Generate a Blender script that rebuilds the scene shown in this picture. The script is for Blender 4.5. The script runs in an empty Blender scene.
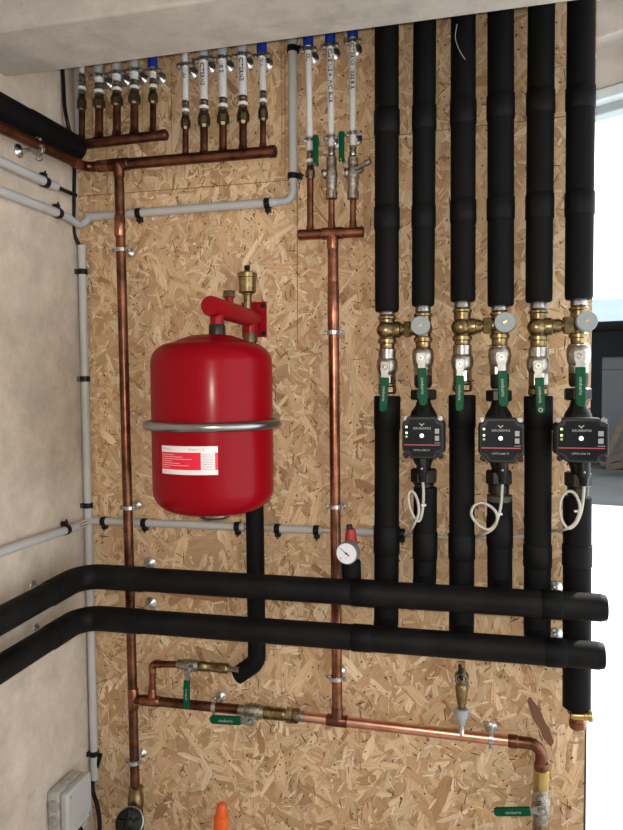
import bpy, bmesh, math, random
from mathutils import Vector, Matrix
random.seed(7)
PI = math.pi
C = bpy.context.scene.collection
SC = bpy.context.scene

# ------------------------------------------------------------------ camera (solved from the room's three directions)
CAM = Vector((0.947, -1.5, 1.45))
FPX, W, H = 684.0, 623.0, 830.0
yaw, pit, rol = (math.radians(a) for a in (13.87, -2.61, -0.518))
fw = Vector((-math.sin(yaw)*math.cos(pit), math.cos(yaw)*math.cos(pit), math.sin(pit)))
r0 = Vector((math.cos(yaw), math.sin(yaw), 0)); u0 = r0.cross(fw)
rt = math.cos(rol)*r0 + math.sin(rol)*u0; up = rt.cross(fw)
cam_d = bpy.data.cameras.new('camera'); cam = bpy.data.objects.new('camera', cam_d); C.objects.link(cam)
m = Matrix((rt, up, -fw)).transposed().to_4x4(); m.translation = CAM; cam.matrix_world = m
cam_d.sensor_fit = 'VERTICAL'; cam_d.sensor_height = 36; cam_d.lens = FPX/H*36; cam_d.clip_start = 0.02
SC.camera = cam

def ray(x, y): return (rt*((x-W/2)/FPX) + up*(-(y-H/2)/FPX) + fw)
def P(x, y, Y=0.0):                       # measured point of the photograph on the plane Y = const (parallel to the board)
    r = ray(x, y); return CAM + r*((Y-CAM.y)/r.y)
def PX(x, y, X=0.0):                      # ... on a plane parallel to the left wall
    r = ray(x, y); return CAM + r*((X-CAM.x)/r.x)
def PZ(x, y, Z):
    r = ray(x, y); return CAM + r*((Z-CAM.z)/r.z)
def PD(x, y, d): return CAM + ray(x, y)*d
def S(p): return (p-CAM).dot(fw)/FPX      # metres per pixel at a point

# ------------------------------------------------------------------ materials
def new_mat(name):
    mt = bpy.data.materials.new(name); mt.use_nodes = True
    return mt, mt.node_tree.nodes, mt.node_tree.links, mt.node_tree.nodes['Principled BSDF']
def mat(name, col, rough=0.5, metal=0.0, var=0.0, scale=40.0, bump=0.0, coat=0.0, col2=None, emit=None, estr=0.0, spec=0.5, detail=4, lo=.35, hi=.7):
    mt, N, L, b = new_mat(name)
    b.inputs['Base Color'].default_value = (*col, 1); b.inputs['Roughness'].default_value = rough
    b.inputs['Metallic'].default_value = metal; b.inputs['Specular IOR Level'].default_value = spec
    b.inputs['Coat Weight'].default_value = coat; b.inputs['Coat Roughness'].default_value = 0.2
    if emit: b.inputs['Emission Color'].default_value = (*emit, 1); b.inputs['Emission Strength'].default_value = estr
    if var > 0 or col2 or bump > 0:
        tc = N.new('ShaderNodeTexCoord'); nz = N.new('ShaderNodeTexNoise')
        geo = N.new('ShaderNodeNewGeometry')
        nz.inputs['Scale'].default_value = scale; nz.inputs['Detail'].default_value = detail; nz.inputs['Roughness'].default_value = 0.6
        L.new(geo.outputs['Position'], nz.inputs['Vector'])
        rp = N.new('ShaderNodeValToRGB'); rp.color_ramp.elements[0].position = lo; rp.color_ramp.elements[1].position = hi
        c2 = col2 if col2 else tuple(c*(1-var) for c in col)
        rp.color_ramp.elements[0].color = (*c2, 1); rp.color_ramp.elements[1].color = (*col, 1)
        L.new(nz.outputs['Fac'], rp.inputs['Fac']); L.new(rp.outputs['Color'], b.inputs['Base Color'])
        if bump > 0:
            bp = N.new('ShaderNodeBump'); bp.inputs['Strength'].default_value = bump; bp.inputs['Distance'].default_value = 0.002
            n2 = N.new('ShaderNodeTexNoise'); n2.inputs['Scale'].default_value = scale*3; n2.inputs['Detail'].default_value = 3
            L.new(geo.outputs['Position'], n2.inputs['Vector'])
            L.new(n2.outputs['Fac'], bp.inputs['Height']); L.new(bp.outputs['Normal'], b.inputs['Normal'])
    return mt
M = {}
M['copper'] = mat('copper', (0.46,0.195,0.118), 0.32, 1.0, col2=(0.17,0.068,0.04), scale=26, bump=0.08)
M['copper_dark'] = mat('copper_tarnished', (0.27,0.112,0.068), 0.36, 1.0, col2=(0.09,0.041,0.025), scale=30, bump=0.1)
M['copper_fresh'] = mat('copper_fresh', (0.90,0.50,0.38), 0.33, 1.0, col2=(0.68,0.32,0.22), scale=22)
M['brass'] = mat('brass', (0.40,0.30,0.155), 0.34, 1.0, col2=(0.17,0.12,0.06), scale=60)
M['brass_bright'] = mat('brass_bright', (0.66,0.48,0.18), 0.3, 1.0, var=.2, scale=50)
M['bronze'] = mat('dull_bronze', (0.22,0.17,0.10), 0.42, 1.0, col2=(0.10,0.08,0.05), scale=60)
M['nickel'] = mat('nickel', (0.52,0.48,0.43), 0.3, 1.0, col2=(0.33,0.30,0.26), scale=70)
M['solder'] = mat('solder_smeared_nickel', (0.55,0.52,0.47), 0.45, 1.0, col2=(0.24,0.2,0.15), scale=160, bump=.5)
M['chrome'] = mat('zinc_steel', (0.66,0.67,0.68), 0.3, 1.0, var=.25, scale=50)
M['steel'] = mat('steel_band', (0.36,0.37,0.37), 0.28, 1.0, var=.15, scale=30)
M['foam'] = mat('black_foam', (0.0032,0.0032,0.0037), 0.7, 0.0, col2=(0.002,0.002,0.0024), scale=35, bump=.05, spec=0.16)
M['foam_tape'] = mat('black_foam_tape', (0.004,0.004,0.0045), 0.58, 0.0, col2=(0.0026,0.0026,0.003), scale=30, spec=0.15)
M['foam_scuffed'] = mat('black_foam_scuffed', (0.0095,0.0092,0.009), 0.62, 0.0, col2=(0.003,0.003,0.003), scale=14, bump=.05, spec=0.16)
M['foam_grey'] = mat('foam_cut_end', (0.07,0.075,0.065), 0.8, var=.4, scale=60)
M['black'] = mat('black_plastic', (0.006,0.006,0.007), 0.4, spec=.25)
M['black_iron'] = mat('black_cast_iron', (0.006,0.006,0.007), 0.42, spec=.25, bump=.2, scale=120)
M['nut_dark'] = mat('dark_union_nut', (0.028,0.023,0.019), 0.42, 0.5, var=.4, scale=60)
M['red'] = mat('red_paint', (0.245,0.0006,0.006), 0.4, 0.0, coat=0.17, spec=.05)
M['red_bracket'] = mat('red_bracket_paint', (0.27,0.001,0.007), 0.42, 0.0, coat=0.12, spec=.15)
M['red_cap'] = mat('red_plastic', (0.35,0.02,0.02), 0.45)
M['white'] = mat('white_pipe', (0.72,0.72,0.75), 0.35, var=.06, scale=60)
M['white_plastic'] = mat('white_plastic', (0.78,0.78,0.78), 0.4)
M['cable'] = mat('white_cable', (0.50,0.475,0.42), 0.45)
M['sleeve_grey'] = mat('grey_sleeve', (0.42,0.44,0.47), 0.5, var=.1)
M['blue'] = mat('blue_sleeve', (0.005,0.035,0.33), 0.45, var=.2)
M['conduit'] = mat('grey_conduit', (0.48,0.48,0.475), 0.42, var=.07, scale=20)
M['box'] = mat('grey_box', (0.46,0.45,0.43), 0.45, var=.06, scale=30)
M['box_dark'] = mat('grey_grommet', (0.34,0.33,0.315), 0.5)
M['green'] = mat('green_vinyl', (0.0005,0.078,0.032), 0.45, var=.15, scale=60, spec=.12)
M['lever'] = mat('lever_steel', (0.42,0.42,0.41), 0.5, 1.0, var=.3, scale=90)
M['ink'] = mat('marker_ink', (0.03,0.03,0.04), 0.6)
M['print_white'] = mat('white_print', (0.42,0.45,0.44), 0.5)
M['print_grey'] = mat('grey_print', (0.30,0.30,0.32), 0.5)
M['print_line'] = mat('grey_line_print', (0.35,0.30,0.33), 0.5)
M['label_white'] = mat('label_paper', (0.80,0.74,0.76), 0.4)
M['label_red'] = mat('label_red', (0.70,0.008,0.04), 0.4)
M['label_pink'] = mat('label_pink_print', (0.85,0.38,0.42), 0.4)
M['pump_face'] = mat('pump_faceplate', (0.005,0.006,0.009), 0.42, spec=.1)
M['pump_body'] = mat('pump_grey_housing', (0.020,0.0195,0.019), 0.45, spec=.25, var=.2, scale=60)
M['pump_red'] = mat('pump_red_stripe', (0.42,0.045,0.06), 0.45)
M['pump_screw'] = mat('pump_screw', (0.25,0.25,0.25), 0.4, 0.8)
M['led'] = mat('lamp_green', (0.8,0.9,0.5), 0.4, emit=(0.85,1,0.55), estr=.6)
M['led_off'] = mat('lamp_dim', (0.45,0.5,0.3), 0.3)
M['button'] = mat('lit_button', (0.9,0.9,0.9), 0.3, emit=(1,1,1), estr=.6)
M['disc'] = mat('grey_disc_cap', (0.29,0.325,0.345), 0.5, spec=.2)
M['dial'] = mat('gauge_dial', (0.75,0.77,0.84), 0.4)
M['rim'] = mat('gauge_rim', (0.16,0.16,0.17), 0.35)
M['orange'] = mat('orange_plastic', (0.85,0.13,0.015), 0.4, var=.15)
M['grey_cap'] = mat('grey_valve_cap', (0.33,0.35,0.37), 0.5)
M['pencil'] = mat('pencil_line', (0.13,0.08,0.045), 0.8)
M['timber'] = mat('weathered_timber', (0.06,0.038,0.022), 0.85, var=.4, scale=8)
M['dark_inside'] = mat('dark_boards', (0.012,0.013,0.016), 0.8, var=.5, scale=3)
M['appliance'] = mat('grey_enamel', (0.035,0.036,0.038), 0.7)
M['fascia'] = mat('pale_fascia', (0.36,0.44,0.49), 0.6, var=.15, scale=3)
M['frame_blue'] = mat('painted_frame', (0.47,0.55,0.60), 0.5, var=.08)
M['frame_dark'] = mat('painted_frame_grey', (0.33,0.40,0.45), 0.5, var=.08)
M['sheet'] = mat('pale_sheeting', (0.88,0.91,0.92), 0.6, var=.05, scale=2)
M['ground'] = mat('pale_ground', (0.80,0.80,0.79), 0.85, col2=(0.66,0.67,0.68), scale=0.9, lo=.3, hi=.45)
M['painted_shade'] = mat('painted_ground_shade', (0.085,0.083,0.08), 0.9, var=.3, scale=1.5)  # dark colour that holds the shade on the ground at the carport
M['floor'] = mat('screed', (0.36,0.34,0.31), 0.8, var=.3, scale=5)

def stone(name, a, b_, spot, scale, bump, sspot=7.0, s_lo=.62, s_hi=.8):
    mt, N, L, b = new_mat(name); b.inputs['Roughness'].default_value = 0.85; b.inputs['Specular IOR Level'].default_value = .25
    geo = N.new('ShaderNodeNewGeometry')
    def noise(sc, det=6, rgh=.6):
        n = N.new('ShaderNodeTexNoise'); n.inputs['Scale'].default_value = sc; n.inputs['Detail'].default_value = det; n.inputs['Roughness'].default_value = rgh
        L.new(geo.outputs['Position'], n.inputs['Vector']); return n
    r1 = N.new('ShaderNodeValToRGB'); r1.color_ramp.elements[0].position = .33; r1.color_ramp.elements[1].position = .66
    r1.color_ramp.elements[0].color = (*b_,1); r1.color_ramp.elements[1].color = (*a,1)
    L.new(noise(scale, 8, .65).outputs['Fac'], r1.inputs['Fac'])
    r2 = N.new('ShaderNodeValToRGB'); r2.color_ramp.elements[0].position = s_lo; r2.color_ramp.elements[1].position = s_hi
    L.new(noise(sspot, 7, .7).outputs['Fac'], r2.inputs['Fac'])
    mx = N.new('ShaderNodeMix'); mx.data_type = 'RGBA'; mx.inputs['B'].default_value = (*spot,1)
    L.new(r2.outputs['Color'], mx.inputs['Factor']); L.new(r1.outputs['Color'], mx.inputs['A'])
    # small pores
    v = N.new('ShaderNodeTexVoronoi'); v.inputs['Scale'].default_value = 42; L.new(geo.outputs['Position'], v.inputs['Vector'])
    r3 = N.new('ShaderNodeValToRGB'); r3.color_ramp.elements[0].position = .03; r3.color_ramp.elements[1].position = .10
    r3.color_ramp.elements[0].color = (.55,.55,.55,1); r3.color_ramp.elements[1].color = (1,1,1,1)
    L.new(v.outputs['Distance'], r3.inputs['Fac'])
    mu = N.new('ShaderNodeMix'); mu.data_type = 'RGBA'; mu.blend_type = 'MULTIPLY'; mu.inputs['Factor'].default_value = .6
    L.new(mx.outputs['Result'], mu.inputs['A']); L.new(r3.outputs['Color'], mu.inputs['B'])
    L.new(mu.outputs['Result'], b.inputs['Base Color'])
    bp = N.new('ShaderNodeBump'); bp.inputs['Strength'].default_value = bump; bp.inputs['Distance'].default_value = .004
    L.new(noise(scale*5, 8, .7).outputs['Fac'], bp.inputs['Height']); L.new(bp.outputs['Normal'], b.inputs['Normal'])
    return mt
M['plaster'] = stone('rough_wall', (0.66,0.56,0.465), (0.47,0.385,0.31), (0.33,0.26,0.21), 13, .6, 15)
M['concrete'] = stone('concrete', (0.60,0.565,0.525), (0.41,0.385,0.355), (0.27,0.235,0.19), 12, .5, 6, .56, .78)
M['concrete_far'] = stone('concrete_outer', (0.50,0.49,0.47), (0.37,0.36,0.35), (0.25,0.24,0.23), 8, .3, 9)

def osb_mat():
    mt, N, L, b = new_mat('oriented_strand_board'); b.inputs['Roughness'].default_value = .62; b.inputs['Specular IOR Level'].default_value = .3
    at = N.new('ShaderNodeAttribute'); at.attribute_name = 'strand'
    uv = N.new('ShaderNodeUVMap'); uv.uv_map = 'grain'
    mp = N.new('ShaderNodeMapping'); mp.inputs['Scale'].default_value = (18, 420, 1); L.new(uv.outputs['UV'], mp.inputs['Vector'])
    n = N.new('ShaderNodeTexNoise'); n.inputs['Scale'].default_value = 1; n.inputs['Detail'].default_value = 4; L.new(mp.outputs['Vector'], n.inputs['Vector'])
    rp = N.new('ShaderNodeValToRGB'); rp.color_ramp.elements[0].position = .3; rp.color_ramp.elements[1].position = .62
    rp.color_ramp.elements[0].color = (.66,.60,.55,1); rp.color_ramp.elements[1].color = (1.06,1.05,1.04,1)
    L.new(n.outputs['Fac'], rp.inputs['Fac'])
    mu = N.new('ShaderNodeMix'); mu.data_type = 'RGBA'; mu.blend_type = 'MULTIPLY'; mu.inputs['Factor'].default_value = .85
    L.new(at.outputs['Color'], mu.inputs['A']); L.new(rp.outputs['Color'], mu.inputs['B'])
    L.new(mu.outputs['Result'], b.inputs['Base Color'])
    bp = N.new('ShaderNodeBump'); bp.inputs['Strength'].default_value = .25; bp.inputs['Distance'].default_value = .001
    L.new(n.outputs['Fac'], bp.inputs['Height']); L.new(bp.outputs['Normal'], b.inputs['Normal'])
    return mt
M['osb'] = osb_mat()

# ------------------------------------------------------------------ geometry helpers
def frame_of(d):
    d = d.normalized(); a = Vector((0,0,1)) if abs(d.z) < .9 else Vector((0,-1,0))
    u = a.cross(d).normalized(); return u, d.cross(u)
def fillet(pts, R, n=7):
    pts = [Vector(p) for p in pts]
    if R <= 0 or len(pts) < 3: return pts
    out = [pts[0]]
    for i in range(1, len(pts)-1):
        a, b, c = pts[i-1], pts[i], pts[i+1]
        d1, d2 = (a-b), (c-b); l1, l2 = d1.length, d2.length; d1 /= l1; d2 /= l2
        ang = d1.angle(d2)
        if ang > 3.05: out.append(b); continue
        t = min(R/math.tan(ang/2), l1*.49, l2*.49); p1, p2 = b+d1*t, b+d2*t
        cdir = (d1+d2).normalized(); cc = b + cdir*(t/math.cos(ang/2)); v1, v2 = p1-cc, p2-cc; om = v1.angle(v2)
        for k in range(n+1):
            s = k/n; out.append(cc + (v1*math.sin((1-s)*om) + v2*math.sin(s*om))/math.sin(om))
    out.append(pts[-1]); return out
def smooth_path(pts, n=6):                # Catmull-Rom through points
    p = [Vector(q) for q in pts]; p = [2*p[0]-p[1]] + p + [2*p[-1]-p[-2]]; out = []
    for i in range(1, len(p)-2):
        for k in range(n):
            t = k/n; a, b, c, d = p[i-1], p[i], p[i+1], p[i+2]
            out.append(.5*((2*b) + (c-a)*t + (2*a-5*b+4*c-d)*t*t + (3*b-a-3*c+d)*t**3))
    out.append(p[-2]); return out
class MB:
    def __init__(s): s.bm = bmesh.new()
    def rings(s, rings, cap=True):
        vs = [[s.bm.verts.new(p) for p in r] for r in rings]; n = len(vs[0])
        for a, b in zip(vs, vs[1:]):
            for i in range(n): s.bm.faces.new((a[i], a[(i+1)%n], b[(i+1)%n], b[i]))
        if cap:
            s.bm.faces.new(list(reversed(vs[0]))); s.bm.faces.new(vs[-1])
        return s
    def tube(s, pts, r, seg=18, R=0, cap=True):
        pts = fillet(pts, R); ds = []
        for i in range(len(pts)):
            a = pts[max(i-1,0)]; b = pts[min(i+1,len(pts)-1)]; ds.append((b-a).normalized())
        u, v = frame_of(ds[0]); rr = []
        for i, p in enumerate(pts):
            if i: 
                q = ds[i-1].rotation_difference(ds[i]); u = q @ u; v = q @ v
            ra = r[i] if isinstance(r, (list, tuple)) else r
            rr.append([p + (u*math.cos(2*PI*k/seg) + v*math.sin(2*PI*k/seg))*ra for k in range(seg)])
        return s.rings(rr, cap)
    def lathe(s, p0, p1, prof, seg=20, ph=0.0):   # prof: (t along p0-p1, radius)
        d = p1-p0; u, v = frame_of(d)
        rr = [[p0 + d*t + (u*math.cos(2*PI*k/seg+ph) + v*math.sin(2*PI*k/seg+ph))*max(r,1e-5) for k in range(seg)] for t, r in prof]
        return s.rings(rr)
    def hexa(s, p0, p1, r, ch=.12, ph=0.0):
        L_ = (p1-p0).length; c = min(r*ch/L_, .3)
        return s.lathe(p0, p1, [(0, r*.9), (c, r), (1-c, r), (1, r*.9)], 6, ph)
    def prism(s, outline, o, ux, uy, dv):
        a = [s.bm.verts.new(o + ux*x + uy*y) for x, y in outline]; b = [s.bm.verts.new(o + ux*x + uy*y + dv) for x, y in outline]
        n = len(a); s.bm.faces.new(a); s.bm.faces.new(list(reversed(b)))
        for i in range(n): s.bm.faces.new((a[i], b[i], b[(i+1)%n], a[(i+1)%n]))
        return s
    def box(s, lo, hi):
        lo, hi = Vector(lo), Vector(hi)
        return s.prism([(0,0),(hi.x-lo.x,0),(hi.x-lo.x,hi.y-lo.y),(0,hi.y-lo.y)], lo, Vector((1,0,0)), Vector((0,1,0)), Vector((0,0,hi.z-lo.z)))
    def torus(s, c, n, R, r, seg=24, sg=8):
        u, v = frame_of(n); n = n.normalized(); rr = []
        for i in range(seg):
            a = 2*PI*i/seg; e = u*math.cos(a)+v*math.sin(a)
            rr.append([c + e*(R+r*math.cos(2*PI*k/sg)) + n*r*math.sin(2*PI*k/sg) for k in range(sg)])
        vs = [[s.bm.verts.new(p) for p in q] for q in rr]
        for i in range(seg):
            a, b = vs[i], vs[(i+1)%seg]
            for k in range(sg): s.bm.faces.new((a[k], a[(k+1)%sg], b[(k+1)%sg], b[k]))
        return s
    def ball(s, c, r, sc=(1,1,1), seg=20, n=10):
        rr = []
        for i in range(n+1):
            a = -PI/2 + PI*i/n; q = max(math.cos(a), 1e-3)
            rr.append([c + Vector((math.cos(2*PI*k/seg)*q*r*sc[0], math.sin(2*PI*k/seg)*q*r*sc[1], math.sin(a)*r*sc[2])) for k in range(seg)])
        return s.rings(rr)
    def text(s, txt, size, fn, align='CENTER', space=1.0, bold=0.0):   # lettering laid on a surface by fn(u, v)
        cu = bpy.data.curves.new('lettering', 'FONT'); cu.body = txt; cu.size = size; cu.align_x = align; cu.align_y = 'CENTER'; cu.space_character = space
        cu.resolution_u = 2; cu.offset = bold; ob = bpy.data.objects.new('lettering', cu); C.objects.link(ob)
        dg = bpy.context.evaluated_depsgraph_get(); me = bpy.data.meshes.new_from_object(ob.evaluated_get(dg))
        vs = [s.bm.verts.new(fn(v.co.x, v.co.y)) for v in me.vertices]
        for p in me.polygons:
            try: s.bm.faces.new([vs[i] for i in p.vertices])
            except ValueError: pass
        bpy.data.objects.remove(ob); bpy.data.curves.remove(cu); bpy.data.meshes.remove(me); return s
    def build(s, name, m, parent=None, bevel=0.0, sharp=38, recalc=True):
        if recalc: bmesh.ops.recalc_face_normals(s.bm, faces=s.bm.faces)
        me = bpy.data.meshes.new(name); s.bm.to_mesh(me); s.bm.free()
        off = Vector((0,0,0)); q = parent
        while q is not None: off += q.location; q = q.parent
        o = bpy.data.objects.new(name, me); C.objects.link(o)
        if parent is None:
            xs = [v.co for v in me.vertices]
            lo = Vector([min(c[i] for c in xs) for i in range(3)]); hi = Vector([max(c[i] for c in xs) for i in range(3)])
            off = Vector(((lo.x+hi.x)/2, (lo.y+hi.y)/2, lo.z)); o.location = off
        else: o.parent = parent
        me.transform(Matrix.Translation(-off)); me.materials.append(M[m] if isinstance(m, str) else m)
        me.shade_smooth(); me.set_sharp_from_angle(angle=math.radians(sharp))
        if bevel > 0:
            bv = o.modifiers.new('bevel', 'BEVEL'); bv.width = bevel; bv.segments = 2; bv.limit_method = 'ANGLE'; bv.angle_limit = math.radians(40)
        return o
def tag(o, label, cat, group=None):
    o['label'] = label; o['category'] = cat
    if group: o['group'] = group
    return o
def thing(name, label, cat, loc, group=None):
    o = bpy.data.objects.new(name, None); o.empty_display_size = .02; C.objects.link(o); o.location = loc
    return tag(o, label, cat, group)
def struct(o): o['kind'] = 'structure'; return o
# ================================================================== THE SETTING
CEIL = 2.42
BR_TOP = P(597, 10).x; BR_BOT = P(583.5, 815).x
def edge_x(z):                            # right-hand cut edge of the board, a little out of square
    zt, zb = P(597, 10).z, P(583.5, 815).z
    return BR_BOT + (BR_TOP-BR_BOT)*(z-zb)/(zt-zb)

def build_board():
    V, F, COL, UV = [], [], [], []
    def poly(pts, col, uvs):
        b = len(V); V.extend(pts); F.append(tuple(range(b, b+len(pts)))); COL.extend([col]*len(pts)); UV.extend(uvs)
    x1b, x1t = edge_x(0), edge_x(CEIL); base = (.50,.335,.19)
    q = [(0,0,0),(x1b,0,0),(x1t,0,CEIL),(0,0,CEIL)]; k = [(a,.022,c) for a,_,c in q]
    g = lambda n: [(i*.01, i*.02) for i in range(n)]
    poly(q, base, g(4)); poly([k[3],k[2],k[1],k[0]], base, g(4))
    for i in range(4): poly([q[i], k[i], k[(i+1)%4], q[(i+1)%4]], (.55,.40,.26), [(0,0),(0,.02),(1,.02),(1,0)])
    rnd = random.Random(21)
    pal = [(.68,.485,.29),(.62,.425,.24),(.57,.375,.20),(.49,.30,.15),(.72,.54,.345),(.60,.385,.23),(.40,.235,.115),(.55,.34,.19),(.64,.455,.275),(.76,.60,.41)]
    pal = [tuple(min(.95, 1.06*(v*.95 + .05*(.3*c[0]+.6*c[1]+.1*c[2]))) for v in c) for c in pal]
    wts = [16,16,15,10,11,12,3.2,9,13,4]
    def strand(x, z, L_, w, ang, col, dep, tilt):
        ca, sa = math.cos(ang), math.sin(ang); n = max(3, int(L_/.012)); top, bot = [], []
        t0, t1 = rnd.uniform(-.5,.5), rnd.uniform(-.5,.5)
        for i in range(n+1):
            f = i/n; e = min(1, .55+2.2*min(f, 1-f)) if rnd.random() < .8 else 1
            u = (f-.5)*L_
            hw = w/2*e*(1+rnd.uniform(-.16,.16)); hv = w/2*e*(1+rnd.uniform(-.16,.16))
            top.append((u + (t0*w*.8 if i == 0 else 0) + (t1*w*.8 if i == n else 0), hw)); bot.append((u, -hv))
        loc = top + bot[::-1]; ou, ov = rnd.uniform(0,40), rnd.uniform(0,40); pts, uvs = [], []
        for u, v in loc:
            X = x + u*ca - v*sa; Z = z + u*sa + v*ca
            Z = min(max(Z, 0), CEIL); X = min(max(X, 0.0), edge_x(Z)); uvs.append((u+ou, v+ov))
            pts.append((X, -dep - tilt*v/w*.0006, Z))
        poly(pts, col, uvs)
    def shade(c, a=.13):
        k_ = 1+rnd.uniform(-a, a); return tuple(min(1, v*k_) for v in c)
    N = 10500
    for i in range(N):
        z = .2 + (CEIL-.2)*rnd.random(); x = rnd.random()*edge_x(z)
        kind = rnd.random()
        if kind < .24: L_, w = rnd.uniform(.05,.115), rnd.uniform(.009,.027)
        elif kind < .72: L_, w = rnd.uniform(.028,.07), rnd.uniform(.006,.016)
        else: L_, w = rnd.uniform(.012,.03), rnd.uniform(.0022,.006)
        ang = rnd.gauss(PI/2, .75) if rnd.random() < .6 else rnd.uniform(0, PI)
        strand(x, z, L_, w, ang, shade(rnd.choices(pal, wts)[0]), .0002 + .0016*i/N, rnd.uniform(-1,1))
    for i in range(3200):                 # dark slivers and pits between the strands
        z = .2 + (CEIL-.2)*rnd.random(); x = rnd.random()*edge_x(z)
        if rnd.random() < .72: L_, w = rnd.uniform(.003,.007), rnd.uniform(.0016,.0036)
        else: L_, w = rnd.uniform(.010,.028), rnd.uniform(.0010,.0024)
        strand(x, z, L_, w, rnd.gauss(PI/2, .8), shade((.13,.07,.036), .6), .00195+rnd.random()*1e-4, 0)
    for i in range(2600):                 # pale slivers
        z = .2 + (CEIL-.2)*rnd.random(); x = rnd.random()*edge_x(z)
        strand(x, z, rnd.uniform(.008,.03), rnd.uniform(.0015,.006), rnd.uniform(0,PI), shade((.78,.62,.43), .1), .0018+rnd.random()*1e-4, 0)
    a, b = P(529, 699), P(553, 746); d = b-a     # the long red-brown strand low on the right
    strand((a.x+b.x)/2, (a.z+b.z)/2, d.length, .019, math.atan2(d.z, d.x), (.21,.10,.055), .0022, 0)
    a, b = P(160, 585), P(230, 601); strand((a.x+b.x)/2, (a.z+b.z)/2, .17, .03, -.05, (.40,.22,.12), .0021, 0)
    a = P(205, 545); strand(a.x, a.z, .10, .045, .25, (.52,.34,.19), .00212, 0)
    me = bpy.data.meshes.new('wall_back'); me.from_pydata(V, [], F)
    at = me.attributes.new('strand', 'FLOAT_COLOR', 'POINT'); at.data.foreach_set('color', [c for col in COL for c in (*col, 1)])
    uvl = me.uv_layers.new(name='grain'); idx = [0]*len(me.loops); me.loops.foreach_get('vertex_index', idx)
    uvl.data.foreach_set('uv', [c for i in idx for c in UV[i]])
    me.materials.append(M['osb']); o = bpy.data.objects.new('wall_back', me); C.objects.link(o); struct(o)
    return o
board = build_board()
def seam(x0, y0, x1, y1, w=.0014, name='seam'):
    a, b = P(x0, y0, -.0024), P(x1, y1, -.0024); d = (b-a).normalized(); n = Vector((-d.z, 0, d.x))*w/2
    mb = MB(); mb.prism([(0,0),((b-a).length,0),((b-a).length,1),(0,1)], a-n, d, n*2, Vector((0,.0003,0))); return mb.build(name, 'pencil', board)
seam(77,196.5,199,187.5, .0012); seam(199,187.5,372,138,.0009) if False else seam(199,187.5,297,179.5,.0012)
seam(297,180,297.5,345); seam(297,150,380,137,.0012); seam(380,137,596,113)
for x0, y0, x1, y1 in ((92,70,93,195),(106,82,107,190),(142.5,70,142,190),(171,62,172,165),(285,40,285,180),(281,50,282,160)): seam(x0,y0,x1,y1,.0009,'pencil_line')
E0 = edge_x(CEIL)
mb = MB(); mb.box((min(BR_BOT,edge_x(0))-.052, .0225, 0), (edge_x(.3)+.010, .075, CEIL)); struct(mb.build('trim_1', 'timber', bevel=.002))

mb = MB(); mb.box((-.2,-3.2,0),(0,.3,CEIL)); struct(mb.build('wall_left','plaster'))
mb = MB(); mb.box((-.2,-3.4,0),(3.2,-3.2,CEIL)); struct(mb.build('wall_front','plaster'))
mb = MB(); mb.box((-.2,-3.4,CEIL),(3.4,.42,CEIL+.2)); struct(mb.build('ceiling','concrete'))
mb = MB(); mb.box((-.2,-3.4,-.1),(3.2,.42,0)); struct(mb.build('floor','floor'))
pb = PX(8, 77.8, 0.0); ZB, YB = pb.z, pb.y
YF = PZ(0, 32, ZB).y
mb = MB(); mb.box((-.05, YF, ZB), (edge_x(CEIL)+.25, YB, CEIL+.01))
beam = mb.build('ceiling_beam','concrete', bevel=.006); struct(beam)

# outer lintel and door frame, at an angle behind the cut edge of the board
ld = Vector((-math.sin(math.radians(59.6)), math.cos(math.radians(59.6)), 0)); ln = Vector((ld.y, -ld.x, 0))
def bar(y_lo, y_hi, d, thick, name, m):
    lo, hi = PD(610, y_lo, d), PD(610, y_hi, d)
    mb = MB(); a = lo - ld*1.3; mb.prism([(0,0),(1.75,0),(1.75,hi.z-lo.z),(0,hi.z-lo.z)], a, ld, Vector((0,0,1)), ln*thick)
    return struct(mb.build(name, m, bevel=.004))
bar(86, 34, 1.80, .16, 'lintel', 'concrete_far'); bar(34.5, -60, 1.74, .20, 'trim_2', 'concrete_far')
bar(97, 86, 1.79, .05, 'door_frame', 'frame_blue'); bar(112, 97, 1.83, .05, 'trim_3', 'frame_dark')

# ground outside, and the open carport across it
mb = MB(); mb.prism([(-30,-6),(40,-6),(40,40),(-30,40)], Vector((0,0,-.14)), Vector((1,0,0)), Vector((0,1,0)), Vector((0,0,.02)))
struct(mb.build('ground','ground'))
fd = ray(612, 384); fd.z = 0; fd.normalize(); fr = Vector((fd.y, -fd.x, 0))
D = 11.5/ (fd.dot(fw)); bp_ = CAM + fd*D; bp_.z = -.12
zt, zf = PD(612, 321, 11.5).z, PD(612, 300, 11.5).z
cp = thing('carport', 'dark open carport across the bright yard, beyond the board edge', 'carport', bp_)
def slab(name, x0, x1, y0, y1, z0, z1, m, parent):
    mb = MB(); mb.prism([(x0,y0),(x1,y0),(x1,y1),(x0,y1)], Vector((bp_.x,bp_.y,z0)), fr, fd, Vector((0,0,z1-z0))); return mb.build(name, m, parent, bevel=.01)
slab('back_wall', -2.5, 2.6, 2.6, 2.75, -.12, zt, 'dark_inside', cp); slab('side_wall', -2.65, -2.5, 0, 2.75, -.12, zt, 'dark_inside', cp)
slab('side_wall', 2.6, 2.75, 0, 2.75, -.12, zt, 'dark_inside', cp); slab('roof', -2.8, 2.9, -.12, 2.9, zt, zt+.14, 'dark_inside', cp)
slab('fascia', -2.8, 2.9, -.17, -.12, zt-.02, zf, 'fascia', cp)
slab('painted_shade', -3.2, 3.4, -3.2, 2.6, -.119, -.109, 'painted_shade', cp)  # added dark slab: shade in and before the carport, put into its colour
ap = PD(618, 410, 11.9); fr2 = fr
b = PD(618, 384, 11.9); b.z = -.108
ht, hb = PD(618, 357, 11.9).z, -.12
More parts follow.
